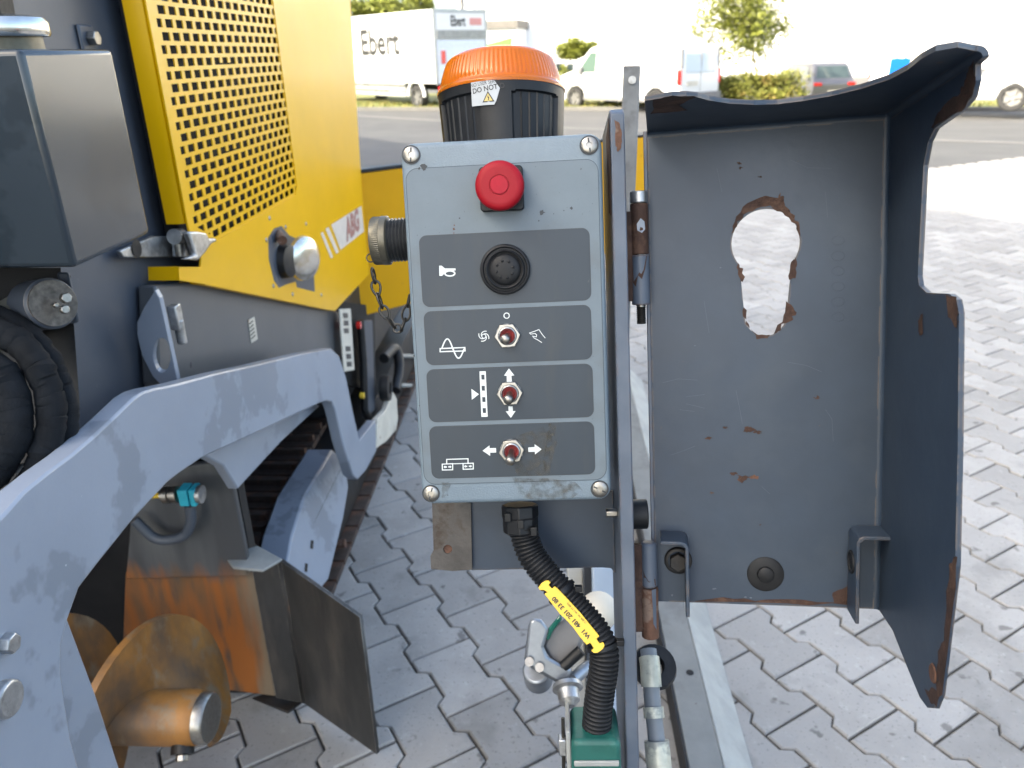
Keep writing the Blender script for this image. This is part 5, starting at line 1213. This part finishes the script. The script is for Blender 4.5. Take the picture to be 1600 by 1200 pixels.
bm = B(); box(bm, (dx0-.0035, dyb, -.014), (dx0, dyt, .0016)); mk('hinge_edge', bm, m_plate, dr, DF, bev=.0008)
LP = .0021
m_scr = mat('scratch', (.075,.095,.125), .5)
def dpatch(pxs, m=m_rust, seed=1, jag=.0008): patch([D(x, y, LP) for x, y in pxs], m, dr, DF, lift=0, jag=jag, seed=seed)
dpatch(((1143,362),(1150,338),(1168,318),(1196,307),(1215,310),(1218,305),(1224,307),(1227,322),(1240,338),(1249,352),(1251,368),(1249,368),(1243,352),(1228,334),(1210,325),(1190,323),(1168,330),(1152,346),(1144,365)), seed=2)
dpatch(((1240,405),(1244,402),(1246,420),(1243,436),(1232,437),(1235,420)), seed=3); dpatch(((1228,470),(1240,480),(1246,490),(1236,495),(1240,500),(1224,508),(1216,518),(1207,522),(1222,503),(1228,488)), seed=4)
dpatch(((1152,412),(1158,420),(1162,440),(1158,442),(1154,428)), seed=5); dpatch(((1163,480),(1166,495),(1172,512),(1168,512),(1161,494)), seed=6); dpatch(((1172,514),(1184,524),(1204,524),(1200,529),(1184,529)), seed=7)
for k, (x, y, r_) in enumerate(((1170,672,9),(1184,675,7),(1133,668,4),(1108,685,5),(1160,748,12),(1178,745,7),(1146,740,6),(1112,770,4),(1188,820,3),(1277,622,6),(1188,276,3),(1155,255,4),(1157,262,4),(1232,330,3))):
    rr = random.Random(k); n_ = 12; pts = [(x+r_*1.25*rr.uniform(.25,1.1)*math.cos(2*math.pi*i/n_), y+r_*.62*rr.uniform(.25,1.1)*math.sin(2*math.pi*i/n_)) for i in range(n_)]
    dpatch(pts, m_rust if k not in (5,) else m_rust_lt, seed=k, jag=.0003)
for k, (x, y, r_) in enumerate(((1116,920,3),(1050,930,2.5),(1165,933,2.5),(1173,934,2.5),(1086,540,1.5),(1126,418,1.5))):
    rr = random.Random(k+70); pts = [(x+r_*1.4*rr.uniform(.4,1)*math.cos(2*math.pi*i/8), y+r_*.8*rr.uniform(.4,1)*math.sin(2*math.pi*i/8)) for i in range(8)]; dpatch(pts, m_scr, seed=k+70, jag=.0001)
for k, P_ in enumerate((((1072,620),(1088,618),(1101,616.5)), ((1072,631),(1086,634),(1101,638)), ((1035,598),(1060,592),(1090,594)), ((1048,711),(1066,705),(1086,697)), ((1231,566),(1260,571),(1284,581)), ((1062,640),(1085,643)), ((1150,610),(1156,640),(1160,662)), ((1190,760),(1203,772)), ((1290,300),(1293,340)), ((1100,470),(1108,520)), ((1290,640),(1300,655),(1302,690)), ((1235,250),(1262,262),(1300,263)), ((1120,262),(1128,300)))):
    bm = B(); stroke(bm, [tuple(D(x, y, LP)[:2]) for x, y in P_], .00022, LP-.0001); mk('scratch', bm, m_scr, dr, DF, recalc=False)
for k, P_ in enumerate((((1085,938),(1130,934),(1180,937),(1230,936),(1300,940),(1335,938),(1335,944),(1230,943),(1085,940)), ((1300,925),(1325,915),(1333,930),(1331,943),(1305,942)))):
    patch([D(x, y, LP-.0002) for x, y in P_], m_rust, dr, DF, name='grime_patch', lift=0, jag=.0011, seed=200+k)
# flaked rust on the upright flange and its roof (inner faces)
def rpatch(pxs, m=m_rust, seed=1, jag=.0012): patch([DF.at(x, y, 0, dx1-.0021) for x, y in pxs], m, dr, DF, nrm=(-1,0,0), lift=0, jag=jag, seed=seed)
rpatch(((1520,95),(1524,120),(1520,150),(1503,170),(1464,198),(1455,200),(1462,185),(1472,168),(1490,150),(1500,145),(1508,128),(1513,112)), seed=11)
rpatch(((1478,463),(1494,464),(1497,490),(1495,510),(1486,500),(1479,498)), seed=12); rpatch(((1483,880),(1494,868),(1494,920),(1484,985),(1472,1085),(1463,1102),(1453,1100),(1445,1080),(1462,1076),(1464,1060),(1466,1020),(1474,1000),(1478,950)), seed=13)
rpatch(((1434,500),(1441,490),(1442,520),(1436,525)), seed=14, jag=.0006)
bm = B(); c = DF.at(1458, 1052, 0, dx1-.0024); lathe(bm, (c.x, c.y, c.z), (-1,0,0), [(.007,0),(.006,.001),(0,.0012)], 20); mk('rivet', bm, m_rust_lt, dr, DF)
def tpatch(pxs, seed): patch([DF.at(x, y, 1, dyt-.0021) for x, y in pxs], m_rust, dr, DF, nrm=(0,-1,0), lift=0, jag=.0015, seed=seed)
tpatch(((1019,156),(1050,150),(1078,150),(1088,152),(1060,165),(1074,172),(1050,176),(1019,178)), 21)
# bracket lugs near the lower edge
for (px0, px1, pyt, pyb, side_) in ((1033, 1077, 838, 940, 1), (1337, 1384, 830, 943, -1)):
    hb_ = .030; xi = D(px1 if side_ > 0 else px0, 900, hb_).x; xo = D(px0 if side_ > 0 else px1, 900, 0).x; yt_ = D(px0, pyt, hb_*.6).y; yb_ = dyb-.001
    lg = [(xo, yt_), (xi-side_*.006, yt_), (xi-side_*.0018, yt_-.0018), (xi, yt_-.006), (xi, yb_), (xi-side_*.0032, yb_), (xi-side_*.0032, yt_-.0062), (xi-side_*.0062, yt_-.0034), (xo, yt_-.0034)]
    bm = B(); prism(bm, [(x, y, .0015) for x, y in (lg if side_ > 0 else lg[::-1])], (0,0,hb_)); lgo = mk('bracket_lug', bm, m_door, dr, DF, bev=.0008)
    if side_ < 0:
        yc = D(1329, 880, .02).y; bm = B(); lathe(bm, (xi-.0002, yc, .0165), (-1,0,0), [(.0100,0),(.0100,.0014),(.0080,.0016),(.0070,.0004),(0,.0003)], 28); mk('lug_bush', bm, m_rubber, lgo, DF)
        patch([(xo, yt_-.0036, z) for z in (.004,)]+[(xo, yt_-.0036, .028), (xi+.006, yt_-.0036, .028), (xi+.006, yt_-.0036, .006)], m_rust_lt, lgo, DF, nrm=(0,-1,0), seed=31)
    else:
        yc = D(1056, 880, .01).y; xc = D(1060, 880, .01).x; bm = B(); lathe(bm, (xc, yc, .0016), (0,0,1), [(.0125,0),(.0125,.003),(.011,.004),(.0095,.004)], 28); cyl(bm, (xc, yc, .004), (xc, yc, .011), .0085, 6); mk('bolt_head', bm, m_dark, lgo, DF, bev=.0008)
c = D(1196, 897, .002); bm = B(); lathe(bm, (c.x, c.y, .0016), (0,0,1), [(.0160,0),(.0160,.0008),(.0152,.0014),(.0075,.0016),(.0072,.0038),(.0062,.0045),(0,.0046)], 40); mk('rubber_stop', bm, m_rubber, dr, DF)
# faint stamped figures running down the cover
for k in range(6):
    q = D(1310, 376+k*24, LP); bm = B(); ro, ri = .0052, .0044
    lathe(bm, (q.x, q.y, LP-.0008), (0,0,1), [(ro,0),(ro-.0002,.0006),(ri+.0002,.0006),(ri,0)], 28); xform(bm, lambda v: (q.x+(v.x-q.x)*1.05, q.y+(v.y-q.y)*.78, v.z)); mk('stamped_figure', bm, m_door_plain, dr, DF)

# ---- corrugated conduit with gland and yellow tag
cd = thing('cable_conduit', 'black corrugated cable conduit curving down from the control box', 'conduit', UF.M @ L(931, 1149, -.01))
cp = [((817,820),-.030), ((820,838),-.030), ((830,866),-.027), ((849,892),-.022), ((874,921),-.016), ((904,954),-.010), ((929,984),-.004), ((943,1013),.0), ((943,1046),.002), ((938,1079),.003), ((934,1112),.004), ((931,1152),.004)]
sp = spline([L(*p, w_) for p, w_ in cp], 40); seg = [0]
for a, b in zip(sp, sp[1:]): seg.append(seg[-1]+(b-a).length)
tot = seg[-1]; pitchc = .0037; m_ = int(tot/pitchc)*6; fine = []; radii = []
for k in range(m_+1):
    s = tot*k/m_; i = min(len(seg)-2, max(0, next((j for j in range(len(seg)-1) if seg[j+1] >= s), len(seg)-2)))
    t = (s-seg[i])/max(1e-9, seg[i+1]-seg[i]); fine.append(sp[i].lerp(sp[i+1], t)); radii.append((.0128, .0128, .0125, .0114, .0112, .0122)[k % 6])
bm = B(); tube(bm, fine, radii, 28); mk('corrugated_tube', bm, m_rubber, cd, UF, sharp=50)
ga, gb = L(812, 788, -.034), L(814, 833, -.031)
bm = B(); box(bm, (0,0,0), (1,1,1)); bm.clear(); d_ = (gb-ga); lathe(bm, ga, d_, [(0,0),(.0150,0),(.0165,.001),(.0165,d_.length*.42),(.0152,d_.length*.46),(.0158,d_.length*.5),(.0158,d_.length*.95),(.0135,d_.length),(0,d_.length)], 8); gl = mk('cable_gland', bm, m_black, cd, UF, bev=.001, sharp=20)
for k in range(3):
    q = ga.lerp(gb, .3+.25*k); bm = B(); box(bm, (q.x-.013+.011*k, q.y-.003, q.z+.0135), (q.x-.007+.011*k, q.y+.005, q.z+.0165)); mk('gland_tab', bm, m_black, gl, UF, bev=.0008)
def c5(x, y): return (830+x/9.23, 900+y/9.23)
wt = lambda x, y: .0035+.013*max(0, min(1, (y-900)/120.0))
tagp = [(105,165),(150,105),(200,72),(245,65),(280,95),(250,130),(300,185),(340,150),(400,200),(700,520),(985,870),(940,905),(985,975),(1040,958),(1058,1000),(1040,1050),(960,1110),(905,1115),(865,1078),(905,1045),(850,965),(800,995),(700,880),(600,740),(500,630),(410,545),(190,262),(240,235),(180,205),(122,207)]
tz = lambda px, py: L(px, py, 0.0)
def tagpt(px, py, lift=0):
    t = max(0, min(1, (py-905)/115.0)); w_ = -.0035+.0185*t+lift; return L(px, py, w_)
bm = B(); prism(bm, [tagpt(*c5(*q)) for q in tagp], (0,0,-.0011)); tg_ = mk('cable_tag', bm, m_lab_y, cd, UF, bev=.0003)
def tagtext(s, size, cx_, cy_, a, b, bold=0):
    pa, pb = Vector(tagpt(*c5(*a))), Vector(tagpt(*c5(*b))); d_ = (pb-pa).normalized(); nn = Vector((0,0,1)); up = Vector((-d_.y, d_.x, 0)).normalized()
    c = tagpt(*c5(cx_, cy_), .0004); bm = text_bm(s, size, bold); xform(bm, lambda v: c+d_*v.x+up*v.y+Vector((0,0,.00005))); mk('tag_text', bm, m_ink, tg_, UF, recalc=False)
tagtext('W1  481 201 33 80', .0056, 575, 598, (820,850), (340,320), .00016)
tagtext('(1.Bdf. Nr. 462 25 800)', .0024, 655, 535, (800,700), (500,380))
for q, s in (((205,215),1), ((1010,925),1)):     # cable ties holding the tag
    px, py = c5(*q); t = max(0, min(1, (py-905)/115.0)); i = int(len(fine)*(.33 if q[0] < 500 else .60)); ax = (fine[min(i+4, len(fine)-1)]-fine[i]).normalized(); c = fine[i]
    bm = B(); lathe(bm, c, ax, [(.0133,-.0018),(.0143,-.0018),(.0143,.0018),(.0133,.0018),(.0133,-.0018)], 32); tie = mk('cable_tie', bm, m_black, cd, UF)
    e = c+Vector((.0135,.004,.004)); bm = B(); box(bm, (e.x-.002, e.y-.002, e.z-.003), (e.x+.0045, e.y+.003, e.z+.003)); mk('tie_head', bm, m_black, tie, UF, bev=.0005)
# ---- junction box the conduit runs into
gx0, gx1 = L(893, 1190, .0).x, L(968, 1190, .0).x; gy1 = L(930, 1131, .0).y
gb_ = thing('junction_box', 'teal green junction box with grey lid edge below the conduit', 'junction box', base_of((gx0+gx1)/2, pbot, 0))
bm = B(); prism(bm, [(x, y, -.03) for x, y in rrect(gx0, gx1, pbot+.02, gy1, .006, 5)], (0,0,.055)); mk('housing', bm, m_green, gb_, UF, bev=.004, seg=3)
bm = B(); box(bm, (gx0+.002, gy1-.022, .025), (gx1-.002, gy1-.017, .0275)); box(bm, (gx0-.004, pbot+.02, -.03), (gx0-.0002, gy1+.004, .018)); mk('lid_edge', bm, m_galv, gb_, UF, bev=.001)
bm = B(); lathe(bm, L(931, 1146, .004), (0,1,0), [(.0155,-.006),(.0155,.0),(.0135,.002),(.0130,.004)], 30); mk('entry_collar', bm, m_green, gb_, UF)
bm = B(); tube(bm, [(gx0-.006, gy1+.012, .01), (gx0-.0065, gy1-.02, .012), (gx0-.008, gy1-.06, .012)], .0016, 8); mk('earth_wire', bm, m_chain, gb_, UF)
for k in range(2):
    bm = B(); box(bm, (gx0-.0105, gy1-.02-.03*k, .006), (gx0-.004, gy1-.005-.03*k, .016)); mk('clip', bm, m_zinc, gb_, UF, bev=.001)

# ================================================================== SCREED PARTS BEHIND
# galvanised edge rail lying on the pavers
zt0 = .075
rl_ = thing('edge_rail', 'galvanised angle rail lying on the pavers under the cover', 'rail', MF.M @ Vector((.3, 1.2, 0)))
a0, a1 = Hh(1072, 1200, zt0), Hh(1031, 943, zt0); b0, b1 = Hh(1131, 1200, zt0), Hh(1068, 943, zt0)
xl, xr = (a0.x+a1.x)/2, (b0.x+b1.x)/2; xg = (Hh(1163, 1200, .0).x+Hh(1107, 943, .0).x)/2
bm = B(); prism(bm, [(xl, .55, zt0-.006), (xl, .55, zt0), (xr, .55, zt0), (xr, .55, zt0-.006)], (0, 2.6, 0)); mk('top_flange', bm, mat('rail_top', (.185,.19,.182), .65, .1, .12, 14, col2=(.15,.15,.145), c2scale=8, col3=(.10,.085,.07), c3scale=60, c3lo=.68, c3hi=.72, bump=.15), rl_, MF, bev=.0015)
bm = B(); prism(bm, [(xr+.0005, .55, zt0-.001), (xg, .55, .004), (xg+.004, .55, .004), (xr+.004, .55, zt0)], (0, 2.6, 0)); mk('side_flange', bm, m_galv, rl_, MF, bev=.001)
bm = B(); prism(bm, [(xl-.0005, .55, .004), (xl-.0005, .55, zt0-.001), (xl-.005, .55, zt0-.001), (xl-.005, .55, .004)], (0, 2.6, 0)); mk('inner_flange', bm, m_dark, rl_, MF)
for (x, y) in ((1078,1051),):
    c = Hh(x, y, zt0); bm = B(); lathe(bm, (c.x, c.y, zt0), (0,0,1), [(.0085,.0002),(.0085,.0008),(0,.0008)], 20); mk('bolt_hole', bm, m_pitch, rl_, MF)
# banded hose behind the plate
hs = thing('banded_hose', 'grey hydraulic hose with pale sleeves hanging beside the plate', 'hose', wd(1030, 1230, .78))
hp_ = [wd(1013, 1015, .80), wd(1016, 1045, .79), wd(1019, 1090, .78), wd(1024, 1140, .77), wd(1030, 1200, .76), wd(1036, 1270, .75)]
bm = B(); tube(bm, spline(hp_, 6), .0085, 16); mk('hose_tube', bm, mat('hose_grey', (.16,.18,.20), .5), hs)
for t0, t1, r_ in ((.10,.34,.0105), (.46,.54,.0105), (.66,.90,.0125)):
    sps = spline(hp_, 20); n_ = len(sps); bm = B(); tube(bm, sps[int(n_*t0):int(n_*t1)], r_, 18); mk('sleeve', bm, mat('pale_sleeve', (.46,.46,.38), .4, .2, .2, 60, col2=(.25,.26,.24), c2scale=40), hs)
bm = B(); cc_ = wd(1022, 1042, .805); lathe(bm, cc_, ray(1022,1042)*-1+Vector((.3,0,.6)), [(.010,-.006),(.022,-.006),(.024,0),(.022,.006),(.010,.006)], 24); mk('grommet', bm, m_rubber, hs)
# clamp with glass bodied sensor
cl = thing('slope_sensor', 'aluminium clamp holding a dark sensor with green glass behind conduit', 'sensor', wd(870, 1080, .98))
def W3(x, y, d_): return wd(x, y, d_)
bm = B(); prism(bm, [W3(x, y, .95) for x, y in ((826,972),(834,965),(846,968),(858,982),(850,1010),(856,1026),(880,1040),(895,1046),(888,1060),(872,1068),(826,1042),(819,1030))], ray(850, 1010)*.035); mk('clamp_bracket', bm, m_alu, cl, bev=.004)
bm = B(); cyl(bm, W3(838, 1046, .965), W3(842, 1064, .99), .018, 24); mk('clamp_boss', bm, m_alu, cl, bev=.003)
for x, y in ((827,1034),(843,1043)):
    a = W3(x, y, .948); bm = B(); cyl(bm, a, a-ray(x, y)*.004, .0055, 16); mk('screw', bm, m_steel, cl)
bm = B(); prism(bm, [W3(x, y, .965) for x, y in ((848,1010),(862,980),(890,962),(912,990),(905,1022),(884,1045),(862,1032))], ray(880, 1000)*.03); mk('sensor_body', bm, m_trim, cl, bev=.004)
bm = B(); prism(bm, [W3(x, y, .955) for x, y in ((852,1000),(854,985),(868,968),(877,958),(878,968),(864,986),(858,1000))], ray(865, 980)*.012); mk('green_lens', bm, m_glass_g, cl, bev=.002)
bm = B(); a, b = W3(880, 1042, .955), W3(908, 1016, .955); cyl(bm, a, b, .007, 16); mk('dark_tube', bm, m_black, cl)
bm = B(); c = W3(935, 955, 1.02); lathe(bm, c, (0,0,1), [(0,-.026)]+[(.026*math.sin(math.pi*k/12), -.026*math.cos(math.pi*k/12)) for k in range(1, 12)]+[(0,.026)], 24); mk('ball_knob', bm, m_offwhite, cl)
bm = B(); a, b = W3(886, 1070, .95), W3(891, 1104, .93); d_ = b-a; Ld = d_.length; lathe(bm, a, d_, [(0,0),(.018,0),(.019,Ld*.2),(.014,Ld*.3),(.013,Ld*.75),(.010,Ld*.85),(.0055,Ld),(0,Ld)], 20); mk('adjuster', bm, m_zinc, cl)
bm = B(); a, b = W3(895, 1062, .97), W3(925, 1035, 1.0); tube(bm, [a, a.lerp(b, .5), b, W3(936, 960, 1.02)], .008, 10); mk('stem', bm, m_alu, cl)
# blue grey post of the screed
sp_ = thing('screed_post', 'pale blue steel post with black edge behind the conduit', 'post', wd(936, 1180, 1.15))
tA = [wd(924, 885, 1.20), wd(962, 885, 1.20), wd(972, 1230, 1.12), wd(930, 1230, 1.12)]
bm = B(); prism(bm, tA, ray(940, 1000)*.05); mk('post_face', bm, mat('post_blue', (.27,.34,.43), .45, 0, .08, 10), sp_, bev=.004)
tB = [wd(912, 885, 1.205), wd(923.5, 885, 1.205), wd(929, 1060, 1.165), wd(916, 1060, 1.165)]
bm = B(); prism(bm, tB, ray(940, 1000)*.045); mk('black_edge', bm, m_black, sp_)
tC = [wd(885, 885, 1.23), wd(911, 885, 1.23), wd(918, 1120, 1.17), wd(897, 1120, 1.17)]
bm = B(); prism(bm, tC, ray(940, 1000)*.03); mk('pale_strip', bm, m_galv, sp_, bev=.003)
# flat bar standing behind the plate
fb = thing('flat_bar_post', 'upright galvanised flat bar between mounting plate and cover', 'post', wd(990, 700, 1.0))
q = [wd(x, y, .98) for x, y in ((974,102),(1001,102))]; q2 = [wd(x, y, 1.06) for x, y in ((969,860),(945,860))]
bm = B(); prism(bm, q+q2, ray(988, 500)*.012); mk('bar', bm, mat('weathered_bar', (.15,.155,.155), .6, .2, .2, 30, col2=(.10,.10,.10), c2scale=20), fb, bev=.0015)
bm = B(); cyl(bm, wd(988,125,.979), wd(988,125,.992), .005, 12); mk('bar_bolt', bm, m_zinc, fb)
# screed beam under the unit, carrying plate, junction box and posts down to the pavers
sb_ = thing('screed_beam', 'grey steel screed beam standing on the pavers beneath the control unit', 'screed', MF.M @ Vector((.05, .3, 0)))
pb = MF.I @ (UF.M @ Vector((xa, pbot, -.05)))
bm = B(); box(bm, (-.28, pb.y-.14, .0), (.22, pb.y+.10, pb.z+.03)); mk('beam', bm, m_body, sb_, MF, bev=.006)
